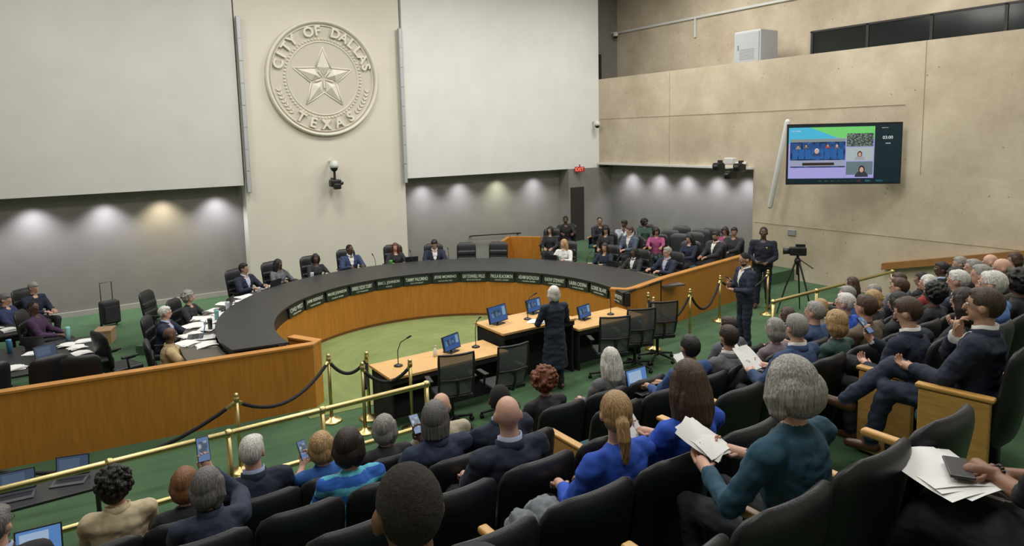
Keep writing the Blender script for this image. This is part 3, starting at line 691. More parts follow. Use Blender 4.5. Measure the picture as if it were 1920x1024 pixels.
bm=new_bm(); tube(bm,[(.58,0,.1),(-.1,0,.1),(-.1,-.5,.1)],.03,8); box(bm,(-.1,.0,.16),(.2,.3,.18),0,.02); ob('bracket',bm_mesh(bm,'bracket',[WHITEP]),parent=e)
for yy,zz in ((.35,0),(-.35,0),(-.05,-.22)):
    bm=new_bm(); box(bm,(-.15,yy,zz),(.3,.22,.22),0,.03); lathe(bm,[(.08,0),(.09,.12)],0,16,(-.3,yy,zz-.06)); box(bm,(-.1,yy,zz+.13),(.1,.1,.1),0); ob('camera_body',bm_mesh(bm,'camera_body',[BLACK]),parent=e)
e=empty('tube_speaker',(16.1,10.75,4.25),0,'long slim white tube hanging tilted on concrete wall','tube')
bm=new_bm(); tube(bm,[(0,0,0),(.05,.5,-2.25)],.07,14); ob('tube',bm_mesh(bm,'tube',[WHITEP]),parent=e)
bm=new_bm(); box(bm,(.195,0,-.1),(.41,.06,.06),0); ob('bracket',bm_mesh(bm,'bracket',[WHITEP]),parent=e)
bm=new_bm(); box(bm,(0,0,0),(.04,.24,.16),0,.01); ob('wall_outlet',bm_mesh(bm,'wall_outlet',[GREYM]),(16.48,10.8,1.29),label='small grey electrical box on concrete wall',cat='outlet')
e=empty('exit_sign',(15.42,18.35,2.83),-.6,'red illuminated exit sign hanging above doorway','sign')
bm=new_bm(); box(bm,(0,0,0),(.34,.05,.18),0,.01); box(bm,(0,0,.12),(.04,.04,.1),0); ob('housing',bm_mesh(bm,'housing',[mat('exit_red',(.20,.01,.01),.4,emit=.4)]),parent=e)
bm=new_bm(); add_mesh(bm,fit_text('EXIT',.28,.12,.004),Matrix.Translation((0,-.03,0))@Matrix.Rotation(PI/2,4,'X')); ob('lettering',bm_mesh(bm,'lettering',[emis('exit_glow',(1,.2,.12),1.5)]),parent=e)
e=empty('equipment_cabinet',(17.45,12.75,5.90),0,'white metal equipment cabinet standing on gallery ledge','cabinet')
CABM=mat('cabinet_paint',(.44,.45,.46),.45,bump=.03)
bm=new_bm(); box(bm,(0,0,.5),(.8,.9,1.0),0,.02); ob('body',bm_mesh(bm,'body',[CABM]),parent=e)
bm=new_bm(); box(bm,(-.41,0,.5),(.02,.8,.9),0,.005); d_=ob('door',bm_mesh(bm,'door',[mat('cab_grey',(.38,.40,.42),.5,bump=.02)]),parent=e)
bm=new_bm()
for i in range(8): box(bm,(-.422,0,.2+i*.04),(.008,.5,.012),0)
ob('vent',bm_mesh(bm,'vent',[GREYM]),parent=d_)
bm=new_bm(); box(bm,(-.43,.3,.55),(.03,.03,.12),0); ob('handle',bm_mesh(bm,'handle',[GREYM]),parent=d_)
def tv():
    e=empty('wall_television',(15.38,8.8,3.46),-PI/4,'large flat screen television showing an online meeting','television')
    W,Hh=2.5,1.42
    bm=new_bm(); box(bm,(0,.03,0),(W,.07,Hh),0,.01); ob('bezel',bm_mesh(bm,'bezel',[BLACK]),parent=e)
    S=[e]
    def poly(name,ps,m,d,lb=None):
        bm=new_bm(); vs=[bm.verts.new((-W/2+x*W,-.006-d,Hh/2-z*Hh)) for x,z in ps]; bm.faces.new(vs[::-1]); return ob(name,bm_mesh(bm,name,[m],False),parent=S[0],label=lb)
    def r(name,x0,x1,z0,z1,m,d=.001,lb=None): return poly(name,[(x0,z0),(x1,z0),(x1,z1),(x0,z1)],m,d,lb)
    sc=r('screen',.012,.988,.03,.975,emis('scr_dark',(.004,.016,.022),1)); S[0]=sc
    r('meeting_background',.015,.765,.06,.90,emis('scr_lav',(.33,.30,.62),1.),.002)
    poly('green_sweep',[(.2,.06),(.765,.06),(.765,.26),(.45,.24)],emis('scr_green',(.15,.55,.14),1.),.003)
    poly('blue_sweep',[(.015,.06),(.2,.06),(.45,.24),(.015,.32)],emis('scr_cyan',(.06,.40,.60),1.),.003)
    r('video_tile',.03,.515,.25,.72,emis_noise('scr_vid',(.03,.10,.30),(.006,.015,.05),7,1.),.005,'video of speaker in blue seats')
    r('video_tile',.03,.515,.25,.30,emis('scr_vidt',(.20,.24,.24),1.),.006)
    for i in range(9): r('video_seat',.035+.053*i,.075+.053*i,.31+.015*(i%2),.48,emis('scr_seat',(.015,.06,.20),1.),.006)
    for i in range(8): r('video_seat',.05+.057*i,.098+.057*i,.42,.58,emis('scr_seat2',(.02,.10,.30),1.),.0065)
    r('video_desk',.03,.515,.60,.70,emis('scr_vid2',(.34,.36,.50),.8),.007); r('video_desk',.14,.42,.64,.685,emis('scr_vid4',(.04,.025,.02),.8),.0075)
    r('video_tile',.525,.755,.17,.385,emis_noise('scr_v3',(.22,.28,.20),(.03,.04,.05),30,1.),.005)
    r('video_tile',.525,.755,.40,.615,emis('scr_v5',(.42,.50,.50),.8),.005)
    r('video_tile',.525,.755,.63,.845,emis('scr_v6',(.14,.20,.22),.8),.005)
    for cx,cz,sx,hc_,bc in ((.64,.50,.026,(.05,.02,.02),(.3,.3,.32)),(.66,.75,.034,(.02,.012,.012),(.03,.04,.05)),(.265,.44,.024,(.5,.5,.48),(.03,.05,.12)),(.10,.36,.014,(.05,.03,.02),(.25,.2,.2)),(.17,.35,.014,(.02,.02,.02),(.1,.1,.1)),(.36,.35,.014,(.12,.06,.02),(.3,.05,.05)),(.44,.36,.014,(.3,.3,.3),(.1,.1,.15))):
        bm=new_bm(); xc=-W/2+cx*W; zc=Hh/2-cz*Hh
        vs=[bm.verts.new((xc+sx*W*1.7*math.cos(PI*j/12),-.0145,zc-sx*W*2.2+sx*W*1.7*math.sin(PI*j/12))) for j in range(13)]; f=bm.faces.new(vs); f.material_index=2
        vs=[bm.verts.new((xc+sx*W*.8*math.cos(2*PI*j/20),-.0150,zc-.01+sx*W*1.05*math.sin(2*PI*j/20))) for j in range(20)]; bm.faces.new(vs)
        vs=[bm.verts.new((xc+sx*W*.52*math.cos(2*PI*j/20),-.0155,zc-.02+sx*W*.75*math.sin(2*PI*j/20))) for j in range(20)]; f=bm.faces.new(vs); f.material_index=1
        ob('video_figure',bm_mesh(bm,'video_figure',[emis('sh%d'%int(cx*99),hc_,1.),emis('scr_face',(.50,.30,.22),1.),emis('sb%d'%int(cx*99),bc,1.)],False),parent=sc)
    bm=new_bm(); box(bm,(-W/2+.72*W,-.0,Hh/2-.945*Hh),(.05*W,.014,.03*Hh),0); box(bm,(-W/2+.815*W,0,Hh/2-.945*Hh),(.06*W,.014,.03*Hh),0)
    for i in range(7): box(bm,(-W/2+(.30+.055*i)*W,0,Hh/2-.945*Hh),(.028*W,.014,.010*Hh),1)
    box(bm,(-W/2+.645*W,0,Hh/2-.945*Hh),(.018*W,.014,.03*Hh),2)
    ob('toolbar',bm_mesh(bm,'toolbar',[emis('scr_btn',(.08,.35,.45),1.),emis('scr_grey',(.25,.28,.30),1.),emis('scr_red',(.6,.04,.06),1.)]),parent=sc)
    for body,x,z,w_,h_ in (('03:00',.875,.245,.24,.07),('ENDED',.88,.34,.10,.025),('City of Dallas',.08,.12,.22,.035),('Speaker Timer',.85,.09,.22,.022)):
        bm=new_bm(); add_mesh(bm,fit_text(body,w_,h_,.001),Matrix.Translation((-W/2+x*W,-.012,Hh/2-z*Hh))@Matrix.Rotation(PI/2,4,'X')); ob('screen_text',bm_mesh(bm,'screen_text',[emis('scr_white',(.65,.7,.75),1.)]),parent=sc)
    bm=new_bm(); box(bm,(.3,.2,0),(.3,.3,.3),0); tube(bm,[(.3,.3,0),(.6,.92,0)],.04,8); ob('wall_mount',bm_mesh(bm,'wall_mount',[BLACK]),parent=e)
tv()

# ------------------------------------------------------------------ council bench
IC=(5.95,10.5); IR=3.15; OC=(6.25,10.9); OR_=4.25
def arcpt(c,r,t): return V((c[0]+r*math.cos(t),c[1]+r*math.sin(t),0))
def bench():
    e=empty('council_bench',(6.1,10.7,0),0,'large curved wooden council bench with black top','bench')
    off=V((6.1,10.7,0)); n=72; ti=[math.radians(186-(186+22)*i/n) for i in range(n+1)]; to=[math.radians(188-(188+17)*i/n) for i in range(n+1)]
    def ring_obj(name,fn,m,par=None):
        bm=new_bm(); loft(bm,[fn(i) for i in range(n+1)])
        for f in bm.faces: f.smooth=False
        return ob(name,bm_mesh(bm,name,[m]),parent=par or e)
    def sec(a,b,z0,z1):
        return [a+V((0,0,z0))-off,b+V((0,0,z0))-off,b+V((0,0,z1))-off,a+V((0,0,z1))-off]
    fp=ring_obj('front_panel',lambda i:sec(arcpt(IC,IR,ti[i]),arcpt(IC,IR+.06,ti[i]),0,.78),WOOD)
    ring_obj('name_band',lambda i:[arcpt(IC,IR+.01,ti[i])+V((0,0,.76))-off,arcpt(IC,IR+.15,ti[i])+V((0,0,.76))-off,arcpt(IC,IR+.15,ti[i])+V((0,0,1.02))-off,arcpt(IC,IR+.04,ti[i])+V((0,0,1.02))-off],BLACKTOP)
    ring_obj('bench_top',lambda i:sec(arcpt(IC,IR-.01,ti[i]),arcpt(OC,OR_,to[i]),1.0,1.035),BLACKTOP)
    ring_obj('back_panel',lambda i:sec(arcpt(OC,OR_-.08,to[i]),arcpt(OC,OR_-.03,to[i]),0,1.0),BLACKTOP)
    ring_obj('work_surface',lambda i:sec(arcpt(OC,OR_,to[i]),arcpt(OC,OR_+.52,to[i]),.86,.90),mat('work_top',(.10,.085,.07),.5,var=.1,bump=.02))
    ring_obj('kick_rail',lambda i:sec(arcpt(IC,IR-.012,ti[i]),arcpt(IC,IR,ti[i]),0,.06),mat('dark_kick',(.15,.06,.015),.5,bump=.02),fp)
bench()
NAMES=[('CHAD WEST','COUNCIL MEMBER'),('JAIME RESENDEZ','COUNCIL MEMBER'),('MAXIE JOHNSON','COUNCIL MEMBER'),('KIMBERLY BIZOR TOLBERT','CITY MANAGER'),('ERIC L. JOHNSON','MAYOR'),('TAMMY PALOMINO','CITY ATTORNEY'),('JESSE MORENO','MAYOR PRO TEM'),('GAY DONNELL WILLIS','DEPUTY MAYOR PRO TEM'),('PAULA BLACKMON','COUNCIL MEMBER'),('ADAM BAZALDUA','COUNCIL MEMBER'),('KATHY STEWART','COUNCIL MEMBER'),('LAURA CADENA','COUNCIL MEMBER'),('LORIE BLAIR','COUNCIL MEMBER'),('WILLIAM ROTH','COUNCIL MEMBER')]
WTEXT=mat('pale_green_lettering',(.60,.66,.57),.5,bump=.01)
for i,(a,b) in enumerate(NAMES):
    t=math.radians(136-11.75*i); p=arcpt(IC,IR-.012,t)
    e=empty('name_plate',(p.x,p.y,.89),t-PI/2,'dark green name plate with pale lettering on bench front','name plate','name plates along the bench')
    bm=new_bm(); box(bm,(0,0,0),(.57,.02,.20),0,.004); pl=ob('plate',bm_mesh(bm,'plate',[mat('plate_green_black',(.016,.030,.023),.4,bump=.02)]),parent=e,rot=(-.06,0,0))
    R=Matrix.Rotation(PI/2,4,'X')
    for s_,hh,ww,zz,bd in ((a,.078,.50,.028,.010),(b,.028,.32,-.056,.0)):
        bm=new_bm(); add_mesh(bm,fit_text(s_,ww,hh,.002,bd),Matrix.Translation((0,-.013,zz))@R)
        ob('lettering',bm_mesh(bm,'lettering',[WTEXT]),parent=pl)
def wing(pts,label,h=.98):
    e=empty('bench_wing',(pts[0][0],pts[0][1],0),0,label,'partition'); o=V((pts[0][0],pts[0][1],0))
    def sweep(name,w,z0,z1,m):
        bm=new_bm(); rings=[]
        P=[V((p[0],p[1],0)) for p in pts]
        for i,p in enumerate(P):
            d=(P[min(i+1,len(P)-1)]-P[max(i-1,0)]).normalized(); nn=V((-d.y,d.x,0))
            rings.append([p+nn*w-o+V((0,0,z0)),p-nn*w-o+V((0,0,z0)),p-nn*w-o+V((0,0,z1)),p+nn*w-o+V((0,0,z1))])
        loft(bm,rings)
        for f in bm.faces: f.smooth=False
        ob(name,bm_mesh(bm,name,[m]),parent=e)
    sweep('panel',.06,0,h-.03,WOOD); sweep('top_cap',.075,h-.03,h,mat('wood_cap',(.50,.22,.045),.35,var=.1,vscale=4,bump=.02))
wing([(-6,11.30),(-.8,10.52),(1.5,10.22),(3.12,10.02),(3.24,10.12),(2.98,10.62)],'orange wood partition wing of the council bench',1.0)
wing([(8.95,9.75),(9.12,9.50),(9.35,9.50),(10.5,9.80),(12.4,10.12),(14.2,10.42)],'orange wood partition wing beside the camera tripod',1.05)

# ------------------------------------------------------------------ furniture
def parts_of(builders):
    return [(n,bm_mesh(b,n,m),lb) for n,b,m,lb in builders]
PARENT={'casters':'base','mesh_back':'back_frame'}
def place(name,parts,loc,yaw,label,cat,group,sc=1.):
    e=empty(name,loc,yaw,label,cat,group); e.scale=(sc,sc,sc); d={}
    for n,me,lb in parts:
        o=ob(n,me,parent=e,label=lb); d[n]=o
    for c,p in PARENT.items():
        if c in d and p in d: d[c].parent=d[p]
    return e
def back_shell(bm,w,z0,z1,y0,y1,th,curve,mi=0,n=28,m=14,ex=2.6,topr=.12):
    rings=[]
    for i in range(m+1):
        v=i/m; z=z0+(z1-z0)*v; y=y0+(y1-y0)*v
        d=min(v,1-v)*(z1-z0); r=topr; f=1 if d>=r else math.sqrt(max(1-(1-d/r)**2,.0))
        ww=w-(1-f)*min(w*.5,topr*.8); tt=th*max(f,.12)
        ring=[]
        for j in range(n):
            a=2*PI*j/n; c=math.cos(a); s=math.sin(a)
            xx=ww*math.copysign(abs(c)**(2/ex),c); yy=tt*math.copysign(abs(s)**(2/ex),s)
            ring.append(V((xx,y+yy+curve*(xx/w)**2,z)))
        rings.append(ring)
    return loft(bm,rings,mi)
def star_base(bm,r=.3,mi=0):
    for i in range(5):
        t=2*PI*i/5+.3; d=V((math.cos(t),math.sin(t),0))
        tube(bm,[d*.03+V((0,0,.13)),d*r+V((0,0,.08))],[.025,.018],8,mi)
def casters(bm,r=.3,mi=0):
    for i in range(5):
        t=2*PI*i/5+.3; d=V((math.cos(t),math.sin(t),0))*r
        for s in (-.014,.014):
            sd=V((-math.sin(t),math.cos(t),0))*s
            rings=[[d+sd*q+V((0,0,.03))+V((math.cos(t),math.sin(t),0))*.03*math.cos(a)+V((0,0,1))*.03*math.sin(a) for a in [2*PI*j/12 for j in range(12)]] for q in (.4,1.4)]
            loft(bm,rings,mi)
def exec_parts():
    b1=new_bm(); box(b1,(0,.02,.46),(.50,.48,.11),0,.045,seg=3)
    b2=new_bm(); back_shell(b2,.25,.50,1.14,-.22,-.32,.045,.03)
    for z in (.68,.86): back_shell(b2,.235,z-.07,z+.08,-.195-(z-.5)*.16,-.21-(z-.5)*.16,.045,.03,topr=.05,m=8)
    b3=new_bm(); star_base(b3); tube(b3,[(0,0,.1),(0,0,.42)],.028,10)
    b4=new_bm(); casters(b4)
    out=[('seat',b1,[LEATH],None),('backrest',b2,[LEATH],None),('base',b3,[BLACK],None),('casters',b4,[BLACK],None)]
    for s in (-1,1):
        b=new_bm(); tube(b,[(s*.24,.0,.45),(s*.29,.0,.50),(s*.29,-.02,.66),(s*.29,.10,.67)],.018,8); box(b,(s*.29,.03,.69),(.06,.27,.035),0,.012); out.append(('armrest',b,[LEATH],None))
    return parts_of(out)
EX=exec_parts()
for i,(x,y,z,lb,kw) in enumerate(COUNCIL):
    yw=math.atan2(DC[1]-y,DC[0]-x)-PI/2
    place('executive_chair',EX,(x,y,z),yw,'high backed black leather executive chair behind bench','chair','executive chairs behind the bench')
for x,y,yw in ((.75,12.45,-1.2),(-.25,11.6,.3),(.25,11.35,-.2),(-.95,11.7,.4),(-.30,14.75,-1.9),(-.75,15.9,-2.0),(-.40,16.9,-2.4),(1.7,15.0,-2.2),(11.97,15.6,2.3)):
    place('executive_chair',EX,(x,y,.18 if x>11 else 0),yw,'black leather swivel chair beside staff tables','chair','swivel chairs around staff tables')
def mesh_chair_parts():
    MESHM=mat('dark_mesh_fabric',(.095,.10,.108),.6,bump=.3,bscale=400,alpha=.88)
    b1=new_bm(); box(b1,(0,.02,.47),(.50,.47,.075),0,.03,seg=3)
    b2=new_bm()
    def P(u,v):
        w=.225+.03*v-.02*v*v; return V((u*w,-.25-.10*v+.05*u*u-.03*math.sin(v*PI),.53+.57*v))
    grid=[[b2.verts.new(P(-1+2*i/10,j/10)) for i in range(11)] for j in range(11)]
    for j in range(10):
        for i in range(10):
            f=b2.faces.new((grid[j][i],grid[j][i+1],grid[j+1][i+1],grid[j+1][i])); f.smooth=True
    b3=new_bm(); loop=[P(-1,t/8) for t in range(9)]+[P(-1+2*t/8,1) for t in range(1,9)]+[P(1,1-t/8) for t in range(1,9)]+[P(1-2*t/8,0) for t in range(1,8)]
    loop.append(loop[0]); tube(b3,loop,.016,8); tube(b3,[P(-.9,.4)+V((0,-.02,0)),P(0,.4)+V((0,-.03,0)),P(.9,.4)+V((0,-.02,0))],.016,8); tube(b3,[(0,-.05,.42),(0,-.27,.47),(0,-.34,.62),P(0,.4)],.022,8)
    b4=new_bm(); star_base(b4,.31); tube(b4,[(0,0,.1),(0,0,.44)],.027,10)
    b5=new_bm(); casters(b5,.31)
    out=[('seat',b1,[LEATH],None),('mesh_back',b2,[MESHM],'see-through dark mesh backrest panel'),('back_frame',b3,[BLACK],None),('base',b4,[BLACK],None),('casters',b5,[BLACK],None)]
    for s in (-1,1):
        b=new_bm(); tube(b,[(s*.2,.02,.44),(s*.29,.0,.46),(s*.30,-.01,.66)],.017,8); box(b,(s*.30,.03,.685),(.075,.25,.03),0,.012); out.append(('armrest',b,[BLACK],None))
    return parts_of(out)
MC=mesh_chair_parts()
for x,y,yw in ((4.45,8.12,-.25),(5.22,7.98,-.05),(7.45,8.15,-.45),(8.12,8.25,-.4),(8.78,8.35,-.45)):
    place('mesh_office_chair',MC,(x,y,0),yw,'empty black mesh back office chair on casters at table','chair','mesh office chairs at the speaker tables',1.04)

# ------------------------------------------------------------------ auditorium seats
def seat_parts():
    b1=new_bm(); box(b1,(0,.05,.43),(.47,.46,.11),0,.045,seg=3)
    b2=new_bm(); back_shell(b2,.265,.32,1.02,-.20,-.315,.050,.055,ex=3.,topr=.13,m=18,n=32)
    b3=new_bm(); box(b3,(0,-.02,.19),(.08,.30,.38),0,.01); box(b3,(0,-.02,.01),(.18,.40,.02),0)
    b4=new_bm(); box(b4,(.278,.04,.675),(.055,.38,.038),0,.014,seg=3); b4b=new_bm(); box(b4b,(.278,-.02,.50),(.035,.26,.32),0,.008)
    b6=new_bm(); box(b6,(-.30,.03,.34),(.05,.40,.64),0,.008); box(b6,(-.30,.03,.68),(.07,.44,.03),0,.01)
    A=parts_of([('seat',b1,[TEAL],'teal upholstered seat cushion'),('backrest',b2,[LEATH],'black vinyl backrest'),('pedestal',b3,[BLACK],None),('armrest',b4,[OAKARM],'light wood armrest cap'),('armrest_support',b4b,[LEATH],None)])
    E=parts_of([('end_panel',b6,[OAKARM],'light wood end panel')])
    return A,E
SA,SE=seat_parts()
LEFT={0:[2.57-.5*i for i in range(8)],1:[2.70-.54*i for i in range(7)],2:[2.74-.55*i for i in range(6)],3:[2.92-.54*i for i in range(5)],4:[3.10-.56*i for i in range(6)],5:[2.84]}
RIGHT={0:[3.72+.54*i for i in range(17)],1:[3.60+.54*i for i in range(16)],2:[4.0+.55*i for i in range(10)]}
AL='black auditorium seat with teal cushion and wood armrest'; EL='black aisle auditorium seat with light wood end panel'
for k,xs in LEFT.items():
    for x in xs: place('auditorium_seat',SA,(x,rowy(k),rowz(k)),0,AL,'seat','auditorium seats in raked rows')
for k,xs in RIGHT.items():
    for i,x in enumerate(xs): place('auditorium_seat',SA+(SE if i==0 else []),(x,rowy(k),rowz(k)),0,AL if i else EL,'seat','auditorium seats in raked rows')
for i in range(5): place('auditorium_seat',SA+(SE if i==0 else []),(5.42+.56*i,rowy(3)+(.1 if i==0 else 0),rowz(3)),0,AL if i else EL,'seat','auditorium seats in raked rows')
place('auditorium_seat',SA+SE,(4.98,1.90,1.68),.15,EL,'seat','auditorium seats in raked rows')
for x,y in ((12.95,16.1),(13.5,15.2),(12.6,13.9),(13.52,14.15),(12.75,13.1),(13.35,12.75),(14.5,14.3),(13.04,11.35),(13.5,10.95),(14.3,12.3),(14.7,11.6),(14.4,11.1),(13.8,12.4),(14.9,12.6),(15.4,12.6),(15.0,13.4),(14.2,13.1)):
    place('auditorium_seat',SA,(x,y,.3),2.1,'black auditorium seat with teal cushion under the overhang','seat','auditorium seats beside the bench')

# ------------------------------------------------------------------ speaker tables
def table(x0,x1,y0,y1,h,label,top=OAK):
    e=empty('speaker_table',((x0+x1)/2,(y0+y1)/2,0),0,label,'table')
    w=x1-x0; d=y1-y0
    bm=new_bm(); box(bm,(0,0,h-.02),(w,d,.04),0,.006); ob('table_top',bm_mesh(bm,'table_top',[top]),parent=e)
    bm=new_bm(); box(bm,(0,d/2-.05,(h-.04)/2),(w-.06,.03,h-.04),0)
    for s in (-1,1): box(bm,(s*(w/2-.05),0,(h-.04)/2),(.03,d-.1,h-.04),0)
    ob('skirt',bm_mesh(bm,'skirt',[SKIRT]),parent=e)
    bm=new_bm(); box(bm,(0,-d/2+.03,h-.08),(w-.06,.02,.08),0); box(bm,(0,-.02,(h-.04)/2),(w-.1,.03,h-.04),0); ob('modesty_panel',bm_mesh(bm,'modesty_panel',[SKIRT]),parent=e)
table(3.70,5.68,8.50,9.25,.75,'long light wood speaker table with black skirt')
table(5.75,7.25,8.75,9.62,.95,'raised light wood lectern table with black skirt')
table(7.27,8.82,8.72,9.45,.75,'light wood table with black skirt beside lectern')
def monitor(loc,yaw,label,w=.42,h=.26,name='computer_monitor'):
    e=empty(name,loc,yaw,label,'monitor'); z0=.035
    bm=new_bm(); box(bm,(0,.015,h/2+z0),(w,.03,h),0,.006); bz=ob('bezel',bm_mesh(bm,'bezel',[BLACK]),parent=e,rot=(-.22,0,0))
    bm=new_bm(); box(bm,(0,-.002,h/2+z0),(w-.03,.004,h-.03),0); box(bm,(-.05,-.005,h/2+z0+.01),(w*.5,.004,h*.4),1); box(bm,(w*.32,-.005,h/2+z0+.03),(w*.16,.004,h*.5),2)
    ob('screen',bm_mesh(bm,'screen',[emis('mon_blue',(.03,.08,.22),1.),emis_noise('mon_vid',(.10,.22,.36),(.02,.03,.06),14,1.),emis('mon_lav',(.2,.30,.40),.9)]),parent=bz)
    bm=new_bm(); tube(bm,[(0,.05,.01),(0,.08,.12)],.016,8); box(bm,(0,.05,.006),(.2,.18,.012),0,.004); ob('stand',bm_mesh(bm,'stand',[BLACK]),parent=e)
monitor((4.98,8.98,.75),.35,'small monitor showing blue video on speaker table',.38,.24)
monitor((6.02,9.25,.95),.25,'monitor with turquoise slide on lectern table',.44,.28)
monitor((6.88,9.42,.95),.2,'monitor showing meeting video on lectern table',.36,.23)
monitor((7.78,9.12,.75),.25,'monitor showing meeting video on side table',.36,.23)
def mic(loc,yaw=0,h=.42,group='gooseneck microphones'):
    e=empty('gooseneck_microphone',loc,yaw,'black gooseneck microphone on round base','microphone',group)
    bm=new_bm(); lathe(bm,[(.001,0),(.065,0),(.065,.012),(.03,.03),(.001,.032)],0,18); ob('base',bm_mesh(bm,'base',[BLACK]),parent=e)
    bm=new_bm(); tube(bm,[(0,0,.02),(0,0,h*.55),(0,-.05,h*.85),(0,-.15,h)],.007,6); ob('gooseneck',bm_mesh(bm,'gooseneck',[BLACK]),parent=e)
    bm=new_bm(); tube(bm,[(0,-.15,h),(0,-.20,h+.03)],.014,8); ob('capsule',bm_mesh(bm,'capsule',[BLACK]),parent=e)
mic((4.02,8.92,.75),.9); mic((5.38,8.98,.75),-.1,.5); mic((6.55,9.2,.95),.3,.45); mic((8.35,9.1,.75),-.9,.5)
for i,t in enumerate((118,108,98,88,76,64,30,17,6)):
    t=math.radians(t); p=arcpt(OC,OR_+.12,t); mic((p.x,p.y,.90),t-PI/2+PI,.34,'microphones along the bench')
def bottle(loc,c=(.8,.8,.8),label='small clear hand sanitizer pump bottle on table'):
    e=empty('pump_bottle',loc,0,label,'bottle'); bm=new_bm(); lathe(bm,[(.001,0),(.032,0),(.034,.09),(.015,.12),(.012,.13)],0,16); ob('bottle_body',bm_mesh(bm,'bottle_body',[mat('clear_plastic_%d'%int(c[0]*99),c,.2,bump=.01)]),parent=e)
    bm=new_bm(); tube(bm,[(0,0,.13),(0,0,.17),(0,-.04,.17)],.007,6); ob('pump',bm_mesh(bm,'pump',[WHITEP]),parent=e)
bottle((4.66,8.98,.75))
def papers(loc,yaw,rot=(0,0,0),n=3,label='loose sheets of white paper',s=1.):
    bm=new_bm(); rr=random.Random(int(loc[0]*100))
    for i in range(n):
        a=rr.uniform(-.25,.25)
        M=Matrix.Translation((rr.uniform(-.03,.03),rr.uniform(-.03,.03),.003*i))@Matrix.Rotation(a,4,'Z')
        g=[[bm.verts.new(M@V(((-.108+.216*u/4)*s,(-.14+.28*v/4)*s,.016*math.sin(u/4*PI)*(i+1)/n+.010*math.sin(v/4*PI+i)))) for u in range(5)] for v in range(5)]
        for v in range(4):
            for u in range(4):
                f=bm.faces.new((g[v][u],g[v][u+1],g[v+1][u+1],g[v+1][u])); f.smooth=True
    return ob('paper_sheets',bm_mesh(bm,'paper_sheets',[PAPER],False),loc,label=label,cat='papers',rot=(rot[0],rot[1],yaw))
def laptop(loc,yaw,label='open black laptop with lit screen',blue=True,sc=1.):
    e=empty('laptop',loc,yaw,label,'laptop'); e.scale=(sc,sc,sc)
    bm=new_bm(); box(bm,(0,0,.008),(.33,.23,.016),0,.004); box(bm,(0,-.0,.0175),(.28,.10,.003),1); ob('keyboard_base',bm_mesh(bm,'keyboard_base',[mat('laptop_grey',(.12,.12,.13),.4,.5,bump=.01),BLACK]),parent=e)
    bm=new_bm(); box(bm,(0,0,.11),(.33,.008,.22),0,.003)
    o=ob('lid',bm_mesh(bm,'lid',[mat('laptop_dark',(.03,.03,.035),.4,bump=.01)]),(0,.115,.014),parent=e,rot=(-.25,0,0))
    bm=new_bm(); box(bm,(0,-.006,.112),(.305,.003,.19),0); box(bm,(-.03,-.0085,.125),(.2,.002,.12),1); ob('screen',bm_mesh(bm,'screen',[emis('lap_screen',(.08,.19,.42),1.) if blue else emis('lap_dim',(.04,.06,.1),1.),emis('lap_doc',(.28,.38,.52),1.) if blue else emis('lap_dim2',(.06,.09,.14),1.)]),parent=o)
papers((6.6,8.95,.955),.3,n=3,label='white papers on lectern table')
e=empty('staff_table',(-.6,12.85,0),0,'black topped staff table covered with papers and laptops','table')
bm=new_bm(); box(bm,(0,0,.735),(2.35,1.75,.035),0,.006); ob('table_top',bm_mesh(bm,'table_top',[BLACKTOP]),parent=e)
for sx in (-1,1):
    for sy in (-1,1):
        bm=new_bm(); tube(bm,[(sx*1.05,sy*.75,0),(sx*1.05,sy*.75,.72)],.025,8); ob('leg',bm_mesh(bm,'leg',[BLACK]),parent=e)
e=empty('staff_table',(-1.2,15.6,0),0,'grey staff table at the rear with papers','table')
bm=new_bm(); box(bm,(.2,0,.735),(1.3,1.8,.035),0,.006); ob('table_top',bm_mesh(bm,'table_top',[BLACKTOP]),parent=e)
for sx in (-.35,.75):
    for sy in (-.8,.8):
        bm=new_bm(); tube(bm,[(sx,sy,0),(sx,sy,.72)],.025,8); ob('leg',bm_mesh(bm,'leg',[BLACK]),parent=e)
e=empty('press_table',(-.25,7.75,0),0,'small black table with tablets behind the brass railing','table')
bm=new_bm(); box(bm,(0,0,.73),(1.0,.5,.03),0,.006); ob('table_top',bm_mesh(bm,'table_top',[BLACKTOP]),parent=e)
for sx in (-1,1):
    for sy in (-1,1):
        bm=new_bm(); tube(bm,[(sx*.42,sy*.2,0),(sx*.42,sy*.2,.72)],.018,8); ob('leg',bm_mesh(bm,'leg',[BLACK]),parent=e)
laptop((-.48,7.75,.745),-.1,'dark tablet computer on stand with dim screen',False,.9); laptop((-.05,7.8,.745),-.3,'dark tablet computer with map on screen',False,.9)
for x,y,a in ((.25,12.6,.4),(.05,13.3,-.3),(-.35,13.1,.8),(.35,13.4,1.2),(-.6,12.4,.2),(.2,13.0,.1),(-1.0,15.4,.4),(-.9,16.1,1.),(-.75,15.1,.2)): papers((x,y,.757),a,n=4)
laptop((-.15,12.5,.755),.5,blue=False); laptop((-.3,13.45,.755),2.6,blue=False); laptop((-.9,12.7,.755),1.2)
for j,t in enumerate((175,172,169,166,162,159,155,152,149,146,142,139,136,132,128,122,112,100,66,20,0)):
    a=math.radians(t); p=arcpt(OC,OR_+.16+.24*(j%2),a); papers((p.x,p.y,.905),a+j*.7,n=5,label='stack of white papers on curved desk',s=1.15)
for t in (168,144,123,76,30,8):
    a=math.radians(t); p=arcpt(OC,OR_+.30,a); laptop((p.x,p.y,.91),a-PI/2+PI,label='open laptop on curved desk')
